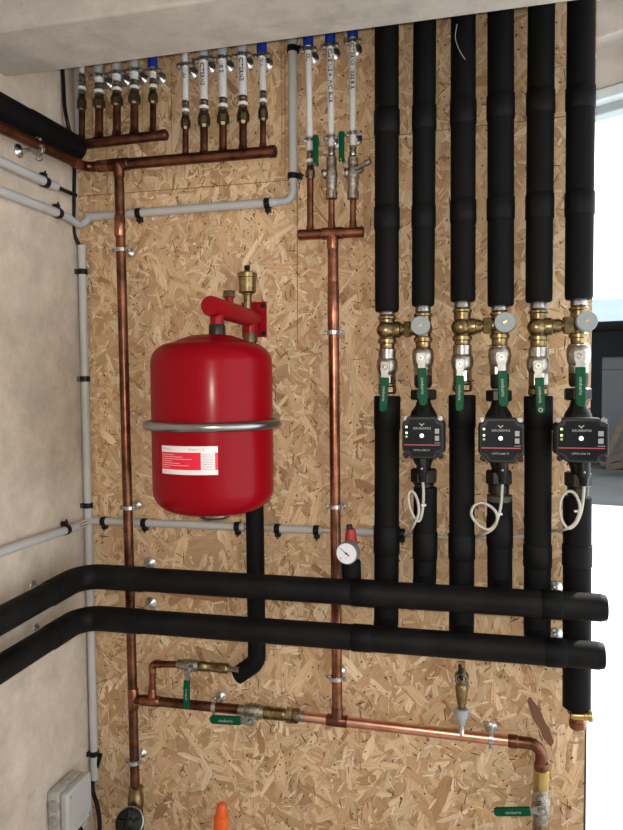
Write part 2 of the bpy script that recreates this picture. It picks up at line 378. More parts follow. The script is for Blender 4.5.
ap = thing('appliance', 'grey upright appliance standing inside the dark carport', 'appliance', b)
def apbox(name, x0, x1, y0, z0, z1, m, p, y1):
    mb = MB(); mb.prism([(x0,y0),(x1,y0),(x1,y1),(x0,y1)], Vector((b.x,b.y,z0)), fr, fd, Vector((0,0,z1-z0))); return mb.build(name, m, p, bevel=.012)
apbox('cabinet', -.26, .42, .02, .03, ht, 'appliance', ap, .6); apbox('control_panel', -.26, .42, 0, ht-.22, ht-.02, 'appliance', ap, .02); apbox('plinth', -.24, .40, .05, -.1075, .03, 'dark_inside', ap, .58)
for i, (xa, ya, xb, yb, dd) in enumerate(((604,462,624,418,11.2),(612,466,632,428,11.25),(600,464,640,449,11.1),(606,468,640,462,11.0))):
    p, q = PD(xa, ya, dd), PD(xb, yb, dd+.2); mb = MB(); d_ = (q-p).normalized(); n_ = d_.cross(fd).normalized()
    mb.prism([(0,-.05),((q-p).length,-.05),((q-p).length,.05),(0,.05)], p, d_, n_, fd*.04)
    tag(mb.build('plank', 'timber', bevel=.004), ['weathered plank leaning steeply against the grey appliance','second leaning plank, right of the steepest one','long plank lying nearly level across the pile','lowest plank, flat at the foot of the pile'][i] + ' in the carport', 'plank', 'planks in the carport')
# pale translucent sheeting hung far outside in the bright upper opening is the open sky itself

# ------------------------------------------------------------------ light
wd = bpy.data.worlds.new('sky'); SC.world = wd; wd.use_nodes = True
bg = wd.node_tree.nodes['Background']; bg.inputs['Color'].default_value = (.86,.94,1.0,1); bg.inputs['Strength'].default_value = 1.9
sd = bpy.data.lights.new('sun','SUN'); sd.energy = 4.2; sd.angle = .02; sd.color = (1,.96,.9); so = bpy.data.objects.new('sun', sd); C.objects.link(so)
so.rotation_euler = Vector((-.45,-.58,-.60)).to_track_quat('-Z','Y').to_euler()
fl = bpy.data.lights.new('phone_flash','SPOT'); fl.energy = 24; fl.shadow_soft_size = .012; fl.spot_size = 1.75; fl.spot_blend = .9; fl.color = (1,.94,.83)
fo = bpy.data.objects.new('phone_flash', fl); C.objects.link(fo); fo.location = CAM + rt*-.012 + up*.022 - fw*.0
fo.rotation_euler = fw.to_track_quat('-Z','Y').to_euler()
SC.view_settings.view_transform = 'Standard'; SC.view_settings.look = 'None'; SC.view_settings.exposure = 0.52; SC.view_settings.gamma = 1.0
SC.view_settings.use_curve_mapping = False
# ================================================================== THE PLUMBING
YV = -0.074        # axis of the insulated risers, off the board
YA, YBm = -0.128, -0.122
YC = -0.040        # copper pipes
YK = -0.0125       # conduits on the board
EX, EY, EZ = Vector((1,0,0)), Vector((0,1,0)), Vector((0,0,1))
def at_t(a, b, t): return a + (b-a)*t
def vl(mb, xa, ya, xb, yb, Y, prof, seg=22, ph=0.0):   # lathe on the axis from (xa,ya) to (xb,yb); prof: (measured y or x, half width), both in photo units
    a, b = P(xa, ya, Y), P(xb, yb, Y); d = b-a; vert = abs(yb-ya) > abs(xb-xa)
    pr = []
    for q, r in prof:
        t = (q-ya)/(yb-ya) if vert else (q-xa)/(xb-xa)
        pr.append((t, r*S(a+d*t)))
    return mb.lathe(a, b, pr, seg, ph)

# ---------------------------------------------------------------- clamps and clips
def pipe_clamp(p, axis, r, wall, label, group, ears=True, wn=None, Lc=.009, dr=.0125):
    """split ring on the pipe, two ear screws, threaded rod and domed rosette on the wall (wn = out of the wall)"""
    wn = wn or -EY; axis = axis.normalized(); side = axis.cross(wn).normalized()
    t = thing('pipe_clamp', label, 'pipe clamp', wall, group)
    mb = MB(); mb.tube([p-axis*Lc/2, p+axis*Lc/2], r+.0025, 24)
    for s in ((-1,1) if ears else ()):
        c = p + side*s*(r+.0065); mb.prism([(-.0055,-Lc/2),(.0055,-Lc/2),(.0055,Lc/2),(-.0055,Lc/2)], c - wn*.0035, side, axis, wn*.007)
    mb.build('ring', 'chrome', t, bevel=.0006)
    for s in ((-1,1) if ears else ()):
        c = p + side*s*(r+.0075); mb = MB(); mb.lathe(c-wn*.006, c+wn*.009, [(0,.0028),(.55,.0028),(.56,.0042),(.85,.0042),(1,.003)], 12); mb.build('screw', 'chrome', t)
    mb = MB(); mb.lathe(wall, wall+wn*.008, [(0,dr*1.15),(.2,dr*1.15),(.45,dr),(.6,dr*.7),(1,dr*.42)], 26); ro = mb.build('rosette', 'chrome', t)
    mb = MB(); mb.tube([wall+wn*.006, p-wn*(r+.001)], .0035, 10); mb.build('rod', 'chrome', t)
    return t
def conduit_clip(p, axis, r, wn, label, group='black conduit clips', tab=1):
    axis = axis.normalized(); side = axis.cross(wn).normalized(); mb = MB()
    mb.tube([p-axis*.0065, p+axis*.0065], r+.0022, 22)
    c = p + side*tab*(r+.004); mb.prism([(-.006,-.006),(.006,-.006),(.006,.006),(-.006,.006)], c-wn*r, side, axis, wn*(r+.003))
    c = p + side*tab*(r+.007); mb.tube([c, c+side*tab*.008+wn*.002], .0022, 8)
    mb.tube([p-wn*(r+.001), p-wn*(r)-wn*.0035], .006, 10)
    return tag(mb.build('conduit_clip', 'black', bevel=.0006), label, 'clip', group)

# ---------------------------------------------------------------- copper manifolds with their stub risers
def riser(parent, x, ynut_t, ynut_b, yhead, wn_, wp, Y=YC, top=None, bent=0, neck=None):
    """copper stub, compression nut and banded press fitting up to the plastic pipe"""
    mb = MB(); r = wp/2*S(P(x, yhead, Y)); mb.tube([P(x-bent, yhead, Y), P(x, ynut_b-2, Y)], r, 16)
    z = P(x, yhead, Y); mb.lathe(z+EZ*.006, z+EZ*.020, [(0,r*1.5),(.4,r*1.22),(1,r*1.12)], 16)
    rs = mb.build('riser', 'copper_dark', parent)
    h = ynut_b-ynut_t; w = wn_/2; mb = MB()
    vl(mb, x, ynut_b, x, ynut_t, Y, [(ynut_b,w*.62),(ynut_b-h*.18,w*.78),(ynut_b-h*.2,w*.98),(ynut_b-h*.62,w),(ynut_b-h*.64,w*.9),(ynut_b-h*.8,w*.82),(ynut_t,w*.6)], 8)
    mb.build('compression_nut', 'bronze', parent)
    hh = ynut_t-top; v = wp/2*1.05; mb = MB()
    pr = []
    for k in range(4):
        b = ynut_t - hh*(k*.25); pr += [(b, v*.9),(b-hh*.03, v*1.12),(b-hh*.14, v*1.12),(b-hh*.17, v*.86)]
    vl(mb, x, ynut_t, x, top, Y, pr+[(top, v*.86)], 20); pf = mb.build('press_fitting', 'nickel', parent)
    mb = MB(); c = ynut_t-hh*.3; vl(mb, x, c+1.4, x, c-1.4, Y, [(c+1.4, v*1.16),(c+1.2,v*1.24),(c-1.2,v*1.24),(c-1.4,v*1.16)], 20); mb.build('white_ring', 'white_plastic', pf)

def white_pipe(xt, yt, xb, yb, w, Y, label, sleeve=None, sl_y=None, sl_w=None, txt=None, ty=None, tsize=.0085, toff=-.25, name='plastic_pipe', group='white plastic pipes'):
    a, b = P(xb, yb, Y), P(xt, yt, Y); d = (b-a).normalized(); r = w/2*S(a); topz = CEIL-.002
    e = a + d*((topz-a.z)/d.z)
    t = thing(name, label, 'pipe', a, group)
    mb = MB(); mb.tube([a, e], r, 20); mb.build('tube', 'white', t)
    if sleeve:
        s0 = a + d*((P(xt, sl_y, Y).z-a.z)/d.z); mb = MB(); rr = sl_w/2*S(s0); mb.tube([s0, e-EZ*.001], rr, 22); mb.build('sleeve', sleeve, t)
        s1 = s0 - d*.012; mb = MB(); mb.tube([s1, s0+d*.002], r*1.06, 20); mb.build('collar', 'white_plastic', t)
    if txt:
        o = a + d*((P(xt, ty, Y).z-a.z)/d.z)
        def fn(u, v):
            an = v/(r+.0003) + .12 + toff*.15; return o - d*u + EX*math.sin(an)*(r+.0004) - EY*math.cos(an)*(r+.0004)
        mb = MB(); mb.text(txt, tsize*1.32, fn, 'LEFT', 1.0, tsize*.05); mb.build('handwriting', 'ink', t, recalc=False)
    return t
def clampv(x, y, w, Y, label, group, dr=.0125, X=EZ):
    p = P(x, y, Y); return pipe_clamp(p, EZ, w/2*S(p), Vector((p.x, 0, p.z)), label, group, dr=dr)

# small five-way manifold, top left
t = thing('copper_manifold', 'short copper manifold with five stubs high in the corner, black foam pipe at its end', 'manifold', P(122, 140, YC))
mb = MB(); a, b = P(74, 145.3, YC), P(166.5, 134.6, YC); mb.tube([a, b], .0115, 20); mb.lathe(b-(b-a).normalized()*.012, b+(b-a).normalized()*.0015, [(0,.0123),(.8,.0123),(1,.009)], 20); mb.build('header', 'copper_dark', t)
five = [(81.8,95,112,143.4,9.5,6.2,73),(99.1,96,109.5,141.5,13,8,82.5),(116.8,93.5,107,139.8,13,8,81),(134.4,91.5,105,138,13,8,79.5),(153,90.5,104.5,136.5,10.5,6.4,78)]
for x, nt, nb, yh, wn_, wp, tp in five: riser(t, x, nt, nb, yh, wn_, wp, top=tp)
nm = ['first', 'second', 'third', 'fourth', 'fifth']
white_pipe(81.8, 60, 82, 74, 5.5, YC, 'slim pipe rising from the stub nearest the corner, banded metal fitting below')
for i, (xt, x, w, s, sy, sw, yb, cy) in enumerate(((98.2,99.1,8.6,'sleeve_grey',75.5,9.8,83.5,76.5),(116,116.8,8.4,'sleeve_grey',73,9.8,82,73.5),(133.7,134.4,8.2,'sleeve_grey',71,9.8,80.5,71),(152.5,153,6.8,'blue',68.3,10,79,71))):
    lab = 'short white pipe end in a blue sleeve above the corner manifold' if s == 'blue' else 'short white pipe end in a grey sleeve over the %s stub of the corner manifold' % nm[i+1]
    white_pipe(xt, cy-10, x, yb, w, YC, lab, s, sy, sw)
    clampv(x-.2, cy, w, YC, 'zinc clamp on the %s stub pipe of the corner manifold' % nm[i+1] if s != 'blue' else 'zinc clamp under the blue sleeve over the corner manifold', 'zinc pipe clamps')

# longer five-way manifold
t = thing('copper_manifold', 'long copper manifold with five labelled white pipes, soldered into the wall run', 'manifold', P(200, 160, YC))
cc = Vector((.047, YC, P(80, 168, YC).z))
w0 = PX(0, 127, .047); w0 = w0 - (cc-w0).normalized()*.35; hb = P(275.6, 151.2, YC)
mb = MB(); mb.tube([cc + (hb-cc).normalized()*.03, hb], .0125, 20); d = (hb-cc).normalized(); mb.lathe(hb-d*.013, hb+d*.0015, [(0,.0135),(.85,.0135),(1,.010)], 20)
q = P(119, 160.8, YC); q = cc + d*((q-cc).dot(d)); mb.lathe(q-d*.026, q+d*.026, [(0,.0128),(.03,.0142),(.97,.0142),(1,.0128)], 20); mb.build('header', 'copper_dark', t)
for x, nt, nb, yh, wn_, wp, tp in ((185.5,115.5,130,161.8,10.6,6.2,99.5),(204,111.5,128,159.5,13.6,7.8,99),(223,110,126,157.2,13.6,7.8,97),(243,108,124.5,155,13.6,7.8,95),(263,105.7,121.5,152.8,10.6,6.2,90)): riser(t, x, nt, nb, yh, wn_, wp, top=tp)
five = ((185,185.5,6.7,None,0,0,101,65.5,'LU',73),(203,204,8.7,'sleeve_grey',58,11,100.5,60,'CITERNE',64.5),(221.7,223,8.5,'sleeve_grey',56.5,11,99,58.8,'10 E',64),(241.5,243,8.5,'sleeve_grey',53,11,97,55.6,'CITERNE',59.5),(261.5,263,6.8,'blue',54,10.2,91,56,'DIA',59.5))
for i, (xt, x, w, s, sy, sw, yb, cy, tx, ty) in enumerate(five):
    lab = ['slim white pipe without a sleeve, marked LU, left end of the long manifold','white pipe in a grey sleeve marked CITERNE, second on the long manifold','white pipe in a grey sleeve with faint marking, middle of the long manifold','white pipe in a grey sleeve marked CITERNE, fourth on the long manifold','slim white pipe in a blue sleeve marked DIA, right end of the long manifold'][i]
    white_pipe(xt, cy-14, x, yb, w, YC, lab, s, sy, sw, tx, ty, .0095 if i not in (0,4) else .0085, -.55)
    clampv(xt+(x-xt)*.2, cy, w, YC, ['zinc clamp on the slim pipe marked LU','zinc clamp on the second pipe of the long manifold, marked CITERNE','zinc clamp on the middle pipe of the long manifold','zinc clamp on the fourth pipe of the long manifold, marked CITERNE','zinc clamp on the slim pipe marked DIA, under its blue sleeve'][i], 'zinc pipe clamps')
# copper run along the left wall into it
t = thing('copper_pipe', 'copper pipe running along the left wall to the corner under the thick foam pipe', 'pipe', at_t(w0, cc, .5))
mb = MB(); mb.tube([w0, cc, cc + d*.045], .0115, 18, R=.028); mb.build('tube', 'copper_dark', t)
dw = (cc-w0).normalized()
mb = MB(); mb.tube([cc-dw*.055, cc-dw*.030], .0128, 18); mb.build('elbow_collar', 'copper', t); mb = MB(); mb.tube([cc+d*.03, cc+d*.062], .0138, 18); mb.build('elbow_collar', 'copper', t)
p = PX(38, 149, .047); pipe_clamp(p, dw, .0115, Vector((0, p.y, p.z)), 'zinc clamp on the left-wall copper pipe', 'zinc pipe clamps', wn=EX)

# small manifold with three risers and two ball valves
t = thing('copper_manifold', 'copper cross manifold with three risers, above the long middle drop pipe', 'manifold', P(331, 233.5, YC))
a, b = P(298.8, 235, YC), P(363.4, 232, YC); d = (b-a).normalized(); mb = MB(); mb.tube([a, b], .0112, 20)
for q, s in ((a,1),(b,-1)): mb.lathe(q-d*s*.001, q+d*s*.014, [(0,.009),(.1,.0118),(1,.0118)], 20)
q = P(332.5, 233.4, YC); mb.lathe(q-d*.024, q+d*.024, [(0,.0115),(.04,.0132),(.96,.0132),(1,.0115)], 20); mb.lathe(q, q-EZ*.034, [(0,.0128),(.9,.0128),(1,.0115)], 20); mb.build('header', 'copper', t)
riser(t, 310.2, 166, 180, 234.4, 10, 6.6, top=150)
for x, yt, nm_ in ((331.5,200.6,'r'),(353,200.6,'r')):
    mb = MB(); r = 3.3*S(P(x, 215, YC)); mb.tube([P(x, 233.4, YC), P(x, yt, YC)], r, 16); z = P(x, 233, YC); mb.lathe(z+EZ*.008, z+EZ*.024, [(0,r*1.45),(.5,r*1.18),(1,r*1.12)], 16); mb.build('riser', 'copper', t)
white_pipe(308, 35, 310, 151, 6.3, YC, 'slim white pipe in a blue sleeve marked OL, left of the two valve pipes', 'blue', 46.5, 10.6, 'OL', 55, .009, -.35)
white_pipe(330, 35, 331.5, 147, 6.3, YC, 'slim white pipe in a blue sleeve with long black handwriting, between two others', 'blue', 43.5, 10.6, 'CUISINE + WC BUR', 50, .0098, -.45)
white_pipe(352.6, 30, 353, 146, 6.3, YC, 'slim white pipe in a blue sleeve with black handwriting, nearest the black risers', 'blue', 38.3, 10.8, 'CITERNE VERS 8 R', 44, .0090, -.75)
for x, y, l in ((308.2,50,'upper zinc clamp on the pipe marked OL'),(310,139.8,'lower zinc clamp on the pipe marked OL, beside a green handle'),(330.2,46,'upper zinc clamp on the middle blue-sleeved pipe'),(331.4,137.3,'lower zinc clamp on the middle blue-sleeved pipe, between green handles'),(352.6,41.8,'upper zinc clamp on the blue-sleeved pipe nearest the black risers'),(353,133.5,'lower zinc clamp on the blue-sleeved pipe nearest the black risers')):
    clampv(x, y, 6.3, YC, l, 'zinc pipe clamps')
def capsule(L_, w, n=6, w2=None):
    w2 = w2 or w; o = []
    for k in range(n+1): a = -PI/2 + PI*k/n; o.append((L_ - w2/2 + w2/2*math.cos(a), w2/2*math.sin(a)))
    o += [(0, w/2), (0, -w/2)]; return o
def side_valve(x, hx, hy0, hy1, hubx, huby, label, drain):
    t = thing('ball_valve', label, 'valve', P(x, 199, YC), 'green-handled ball valves')
    mb = MB(); vl(mb, x, 199.5, x, 156, YC, [(199.5,4.6),(198.5,5.6),(191,5.6),(190.5,4.7),(188,5),(183,5.6),(176,6),(170,5.6),(166,4.7),(165.5,5.3),(158,5.3),(157,4.2),(156,4)], 20); mb.build('body', 'solder', t)
    mb = MB(); vl(mb, x, 199.8, x, 191.5, YC, [(199.8,4.4),(199.2,5.9),(192,5.9),(191.5,5.2)], 6); mb.build('nut', 'brass', t)
    mb = MB(); vl(mb, x, 156.6, x, 145.5, YC, [(156.6,3.2),(155.6,3.9),(152.5,3.9),(152,3),(150,3),(149.5,3.7),(147,3.7),(146.5,3.0),(145.5,3.0)], 18); mb.build('press_fitting', 'nickel', t)
    a, b = P(x-3, 173, YC), P(hubx, huby, YC-.004); d = (b-a).normalized(); mb = MB(); mb.lathe(a, b, [(0,.0085),(.45,.0085),(.5,.0105),(.8,.0105),(1,.007)], 14); mb.build('stem', 'solder', t)
    p0 = P(hubx, huby, YC-.006); p1 = P(hx, hy0, YC-.014); p2 = P(hx, hy1, YC-.014); mb = MB()
    u = (p1-p0).normalized(); mb.prism([(-.006,-.005),((p1-p0).length+.006,-.005),((p1-p0).length+.006,.005),(-.006,.005)], p0-EX*.0015, u, EY, EX*.003)
    lv = mb.build('lever', 'nickel', t, bevel=.0006)
    L_ = (p2-p1).length; w = 5*S(p1); mb = MB(); mb.prism(capsule(L_, .012), p1-EX*w/2, (p2-p1).normalized(), EY, EX*w); mb.build('grip', 'green', lv, bevel=.002)
    if drain:
        mb = MB(); mb.tube([P(x+3, 168.5, YC), P(364, 164.5, YC-.012), P(370, 161, YC-.016)], [.0052,.0046,.0046], 14); mb.lathe(P(365.5,163.4,YC-.013), P(370.6,160.8,YC-.016), [(0,.0068),(.2,.0075),(.6,.006),(1,.0062)], 8); mb.build('drain_spout', 'solder', t)
        mb = MB(); mb.lathe(P(358,172,YC), P(363,169.6,YC-.01), [(0,.004),(.5,.0055),(1,.0035)], 8); mb.build('drain_screw', 'nickel', t)
side_valve(331.5, 315.7, 166, 135, 321.5, 174.5, 'ball valve with upright green handle on the middle blue-sleeved pipe', 0)
side_valve(353, 341.5, 162, 131.3, 344, 173, 'ball valve with upright green handle and side drain spout, nearest the black risers', 1)

# ---------------------------------------------------------------- long copper drops and the bottom run
t = thing('copper_pipe', 'tall copper drop pipe beside the corner, down to the black handwheel', 'pipe', P(135, 790, YC))
mb = MB(); a, b = P(118.6, 162, YC), P(135.2, 791, YC); mb.tube([a, b], .0113, 20); mb.build('tube', 'copper_dark', t)
mb = MB(); z = P(118.8, 168, YC); mb.lathe(z+EZ*.006, z-EZ*.02, [(0,.016),(.5,.0135),(1,.0125)], 20); mb.build('tee_collar', 'copper_dark', t); mb = MB(); z = P(119.6,215,YC); mb.lathe(z, z-EZ*.05, [(0,.0115),(.04,.0127),(.96,.0127),(1,.0115)], 20); mb.build('collar', 'copper', t)
mb = MB(); z0, z1 = P(133,688,YC), P(133.3,709,YC); mb.lathe(z0, z1, [(0,.0115),(.05,.013),(.95,.013),(1,.0115)], 20); mb.build('tee_collar', 'copper', t)
for x, y, l in ((121,250,'zinc clamp high on the left copper drop'),(128.8,507.5,'zinc clamp on the left copper drop beside the grey conduit'),(134.3,761.5,'lowest zinc clamp on the left copper drop')): clampv(x, y, 10, YC, l, 'zinc pipe clamps', dr=.0105)
t = thing('copper_pipe', 'long copper drop pipe right of the red vessel', 'pipe', P(337, 716, YC))
mb = MB(); a, b = P(332.8, 238, YC), P(337.3, 718, YC); mb.tube([a, b], .0117, 20); mb.build('tube', 'copper', t)
mb = MB(); z0, z1 = P(333.2,282,YC), P(333.5,330,YC); mb.lathe(z0, z1, [(0,.0118),(.02,.0128),(.98,.0128),(1,.0118)], 20); mb.build('coupling', 'copper', t)
for x, y, l in ((333.2,332.5,'upper zinc clamp on the copper drop right of the red vessel'),(335.2,506.5,'middle zinc clamp on the copper drop, above the gauge'),(336.6,678,'lowest zinc clamp on the copper drop, under the foam manifolds')): clampv(x, y, 10.5, YC, l, 'zinc pipe clamps', dr=.0105)
t = thing('copper_pipe', 'bright copper bottom run turning down by an elbow at its right end', 'pipe', P(420, 730, YC))
a, b = P(300, 716.3, YC), P(541, 744.5, YC); c = P(541, 768, YC); mb = MB(); mb.tube([a, b], .0118, 20); mb.build('tube', 'copper_fresh', t) if False else mb.bm.free()
d = (b-a).normalized(); mb = MB(); mb.tube([a, b-d*.055], .0113, 20); mb.build('tube', 'copper_fresh', t)
mb = MB(); mb.tube([b-d*.058, b, c], .0120, 20, R=.032); mb.lathe(b-d*.066, b-d*.046, [(0,.012),(.1,.0138),(.9,.0138),(1,.012)], 20); mb.build('elbow', 'copper_dark', t)
mb = MB(); q = P(337.3, 720.6, YC); mb.lathe(q-d*.024, q+d*.024, [(0,.0115),(.05,.0132),(.95,.0132),(1,.0115)], 20); mb.lathe(q, q+EZ*.035, [(0,.0128),(.9,.013),(1,.0118)], 20); mb.build('tee_collar', 'copper_dark', t)
p = P(491, 738.3, YC); pipe_clamp(p, d, .0113, Vector((p.x, 0, p.z+.004)), 'zinc clamp on the bright bottom run beside its elbow', 'zinc pipe clamps', dr=.0115)
t = thing('copper_pipe', 'copper cross pipe from the left drop to the horizontal green-handled valve', 'pipe', P(190, 705, YC))
a, b = P(134, 699, YC), P(243, 709.8, YC); d = (b-a).normalized(); mb = MB(); mb.tube([a, b], .0113, 20); mb.build('tube', 'copper_dark', t)
mb = MB(); q = P(152.4, 700.8, YC); mb.lathe(q-d*.03, q+d*.02, [(0,.0115),(.05,.0132),(.95,.0132),(1,.0115)], 20); mb.lathe(q, q+EZ*.03, [(0,.011),(.85,.0095),(1,.008)], 18); mb.build('tee_collar', 'copper', t)
p = P(214.5, 706.8, YC); pipe_clamp(p, d, .0113, Vector((p.x, 0, p.z+.006)), 'zinc clamp on the cross pipe above the horizontal green handle', 'zinc pipe clamps', dr=.0115)
t = thing('copper_pipe', 'thin copper loop rising to the small valve under the foam elbow', 'pipe', P(152, 698, YC))
mb = MB(); mb.tube([P(152.4, 700, YC), P(152.4, 663.8, YC), P(181, 664.3, YC)], .0078, 16, R=.017); mb.build('tube', 'copper_dark', t)
mb = MB(); mb.tube([P(152.4, 672, YC), P(152.4, 663.8, YC), P(161, 664, YC)], .0092, 16, R=.016); mb.build('elbow', 'copper', t)

# horizontal and upright ball valves low on the board
def lever_valve(name, label, axis, bodyprof, nutprof, hub, grip, gw, txt, nutmat='brass', body='solder', Y=YC, textdir=1, extra=None, seg2=8, lift=.030):
    (xa, ya, xb, yb) = axis; t = thing(name, label, 'valve', P(hub[0], hub[1], Y), 'green-handled ball valves')
    mb = MB(); vl(mb, xa, ya, xb, yb, Y, bodyprof, 22); mb.build('body', body, t)
    for pr, m_, sg in nutprof:
        mb = MB()
        vert = abs(yb-ya) > abs(xb-xa)
        vl(mb, xa, ya, xb, yb, Y, pr, sg); mb.build('union_nut' if sg == 6 else 'fitting', m_, t, bevel=0 if sg > 8 else .0004)
    Yh = Y-lift; h = P(hub[0], hub[1], Yh)
    hq = Vector((h.x, Y, h.z)); mb = MB(); mb.lathe(hq, h, [(0,.0095),(.6,.0085),(.62,.006),(1,.006)], 16); mb.build('stem', 'nickel', t)
    g0, g1 = P(grip[0], grip[1], Yh), P(grip[2], grip[3], Yh); u = (g1-g0).normalized(); v = u.cross(EY).normalized()
    if v.x < 0 or (abs(v.x) < .3 and v.z > 0): pass
    w = gw*S(g0); L0 = (g0-h).dot(u)
    mb = MB(); mb.prism([(-.011,-w*.45),(-.007,-w*.55),(.006,-w*.55),(.012,-w*.42),(L0+.012,-w*.42),(L0+.012,w*.42),(.012,w*.42),(.006,w*.55),(-.007,w*.55),(-.011,w*.45)], h+EY*.0005, u, v, -EY*.003); lv = mb.build('lever', 'lever', t, bevel=.0006)
    mb = MB(); mb.hexa(h-EY*.002, h-EY*.0085, .0062); mb.lathe(h-EY*.008, h-EY*.0115, [(0,.0034),(.8,.0034),(1,.002)], 12); mb.build('lever_nut', 'nickel', lv)
    L_ = (g1-g0).length; mb = MB(); mb.prism(capsule(L_, w, 7, w*1.0), g0+EY*.0025, u, v, -EY*.0085); gp = mb.build('grip', 'green', lv, bevel=.0018)
    if txt:
        o = g0 + u*L_*.47 - EY*.0063; uu = u*textdir; vv = Vector((-uu.z*-1, 0, uu.x*-1)) ; vv = EY.cross(uu)*-1
        mb = MB(); mb.text(txt, w*.5, lambda a_, b_: o + uu*a_ + vv*b_, 'CENTER', 1.05); mb.build('lettering', 'print_white', lv, recalc=False)
    return t, lv
HT = 'cimberio'
lever_valve('ball_valve', 'ball valve with green handle lying level, on the cross pipe', (236,709.2,305,716.8),
    [(238,3),(239,5),(245,5.4),(246,6.6),(250,7.4),(255,7.6),(261,7),(264,5.8),(266,5.6)],
    [([(264,5.2),(265,6.6),(271,6.6),(272,5.6)],'brass',8),([(271.5,5.6),(272,6.2),(283,6.2),(284,6.4),(287,5.0)],'brass',20),([(286,5),(287,7.6),(293,7.6),(294,6)],'brass',6),([(293.5,5.6),(294,7.2),(298.5,7.2),(300,5)],'bronze',6),([(299,5.2),(305,5.2)],'solder',20)],
    (250.3,721.0), (241,720.4,210.3,718.8), 8.2, HT, textdir=-1, lift=.034)
t = bpy.data.objects['ball_valve.002'] if 'ball_valve.002' in bpy.data.objects else None
lever_valve('ball_valve', 'small ball valve with hanging green handle on the thin copper loop', (177,664,230,668.6),
    [(177,3.5),(178,4.8),(184,5),(185,5.6),(190,6.1),(196,5.6),(199,4.9),(200,4.6)],
    [([(198.5,4.4),(199.5,5.2),(206,5.2),(206.5,4.8),(219,5.1),(219.5,5.4),(227,5.4),(228.5,4.0)],'brass',8)],
    (187.2,671.4), (187.2,680,186.8,708.6), 6.2, HT, textdir=-1)
t, _l = lever_valve('ball_valve', 'ball valve with green handle pointing left, below the bottom elbow', (541.5,762,540.5,838),
    [(786,5),(788,7.4),(795,7.6),(797,8.6),(804,9.4),(811,9.2),(817,7.8),(822,7.4),(826,6)],
    [([(762,6.4),(764,7.4),(769,7.2)],'copper_dark',20),([(768,6.6),(769,7.9),(779,7.9),(787,7.7),(788,6.6)],'brass_bright',20),([(821,6),(822,8),(832,8),(838,7)],'brass',8)],
    (541,810), (530.5,810.6,493.6,811.2), 8.2, HT, textdir=-1, lift=.034)
q0 = P(540.5, 837, YC); mb = MB(); mb.tube([q0, Vector((q0.x, YC, .0))], .0113, 16); mb.build('tail_pipe', 'copper_dark', t)

# handwheel valve at the foot of the left drop
t = thing('stop_valve', 'stop valve with black handwheel at the foot of the left copper drop', 'valve', P(132, 815, YC))
mb = MB(); vl(mb, 135.5, 786, 136.5, 834, YC, [(786,5.4),(787,6.8),(794,6.8),(796,7.8),(805,8),(808,6.8),(818,7.5),(834,7.5)], 20); mb.build('body', 'brass', t)
q0 = P(136.5, 833, YC); mb = MB(); mb.tube([q0, Vector((q0.x, YC, .0))], .0113, 16); mb.build('tail_pipe', 'copper_dark', t)
h = P(128.5, 823, -.10); q = Vector((P(133,819,YC).x, YC, P(133,819,YC).z)); mb = MB(); mb.lathe(q, at_t(q,h,.7), [(0,.02),(.5,.018),(.6,.024),(1,.024)], 20); mb.build('bonnet', 'brass', t)
dn = (h-q).normalized(); mb = MB(); mb.lathe(h-dn*.018, h, [(0,.024),(.2,.031),(.85,.031),(1,.027)], 28); hw = mb.build('handwheel', 'black', t)
mb = MB(); mb.lathe(h-dn*.001, h+dn*.009, [(0,.013),(.8,.012),(1,.009)], 6)
for k in range(5):
    a = k*2*PI/5+.3; u_, v_ = frame_of(dn); e = u_*math.cos(a)+v_*math.sin(a); mb.tube([h+e*.008+dn*.003, h+e*.026+dn*.001], .0035, 8)
mb.build('spokes', 'black_iron', hw)
mb = MB(); mb.torus(h-dn*.02, dn, .0305, .0028, 28, 8); mb.build('rim_ring', 'steel', hw)

# drain cock standing on the bottom run
t = thing('drain_cock', 'small brass vent cock with grey base standing on the bright bottom run', 'valve', P(461.6, 734, YC))
mb = MB(); vl(mb, 461.6, 735, 461.6, 667, YC-.002, [(710,3.4),(706,3.6),(702,4.8),(696,5.6),(690,6.2),(686,6.4),(684,5.6),(682,6.6),(676,7.2),(673,6.4),(671,4),(669,3.4),(668,2)], 20); mb.build('body', 'brass', t)
mb = MB(); mb.torus(P(461.4,679,YC-.016), Vector((0,1,.25)), .0115, .0016, 24, 8); mb.build('wire_ring', 'steel', t)
mb = MB(); vl(mb, 461.6, 680, 459.5, 664, YC-.016, [(680,1.6),(676,2.6),(672,1.8),(670,2.4),(668,1.4),(666,2),(664,1)], 10); mb.build('chain', 'black_iron', t)
mb = MB(); vl(mb, 461.6, 735, 461.6, 667, YC-.002, [(724,3.6),(722.5,3.8),(721.5,4.2),(717.5,4.4),(717,6.6),(710,7),(708.6,6),(708.4,4)], 20); mb.build('cap', 'grey_cap', t)
mb = MB(); vl(mb, 461.6, 735, 461.6, 667, YC-.002, [(735,4.2),(733,4.2),(731,3.0),(724,2.8),(723.5,3)], 18); mb.build('stub', 'chrome', t)
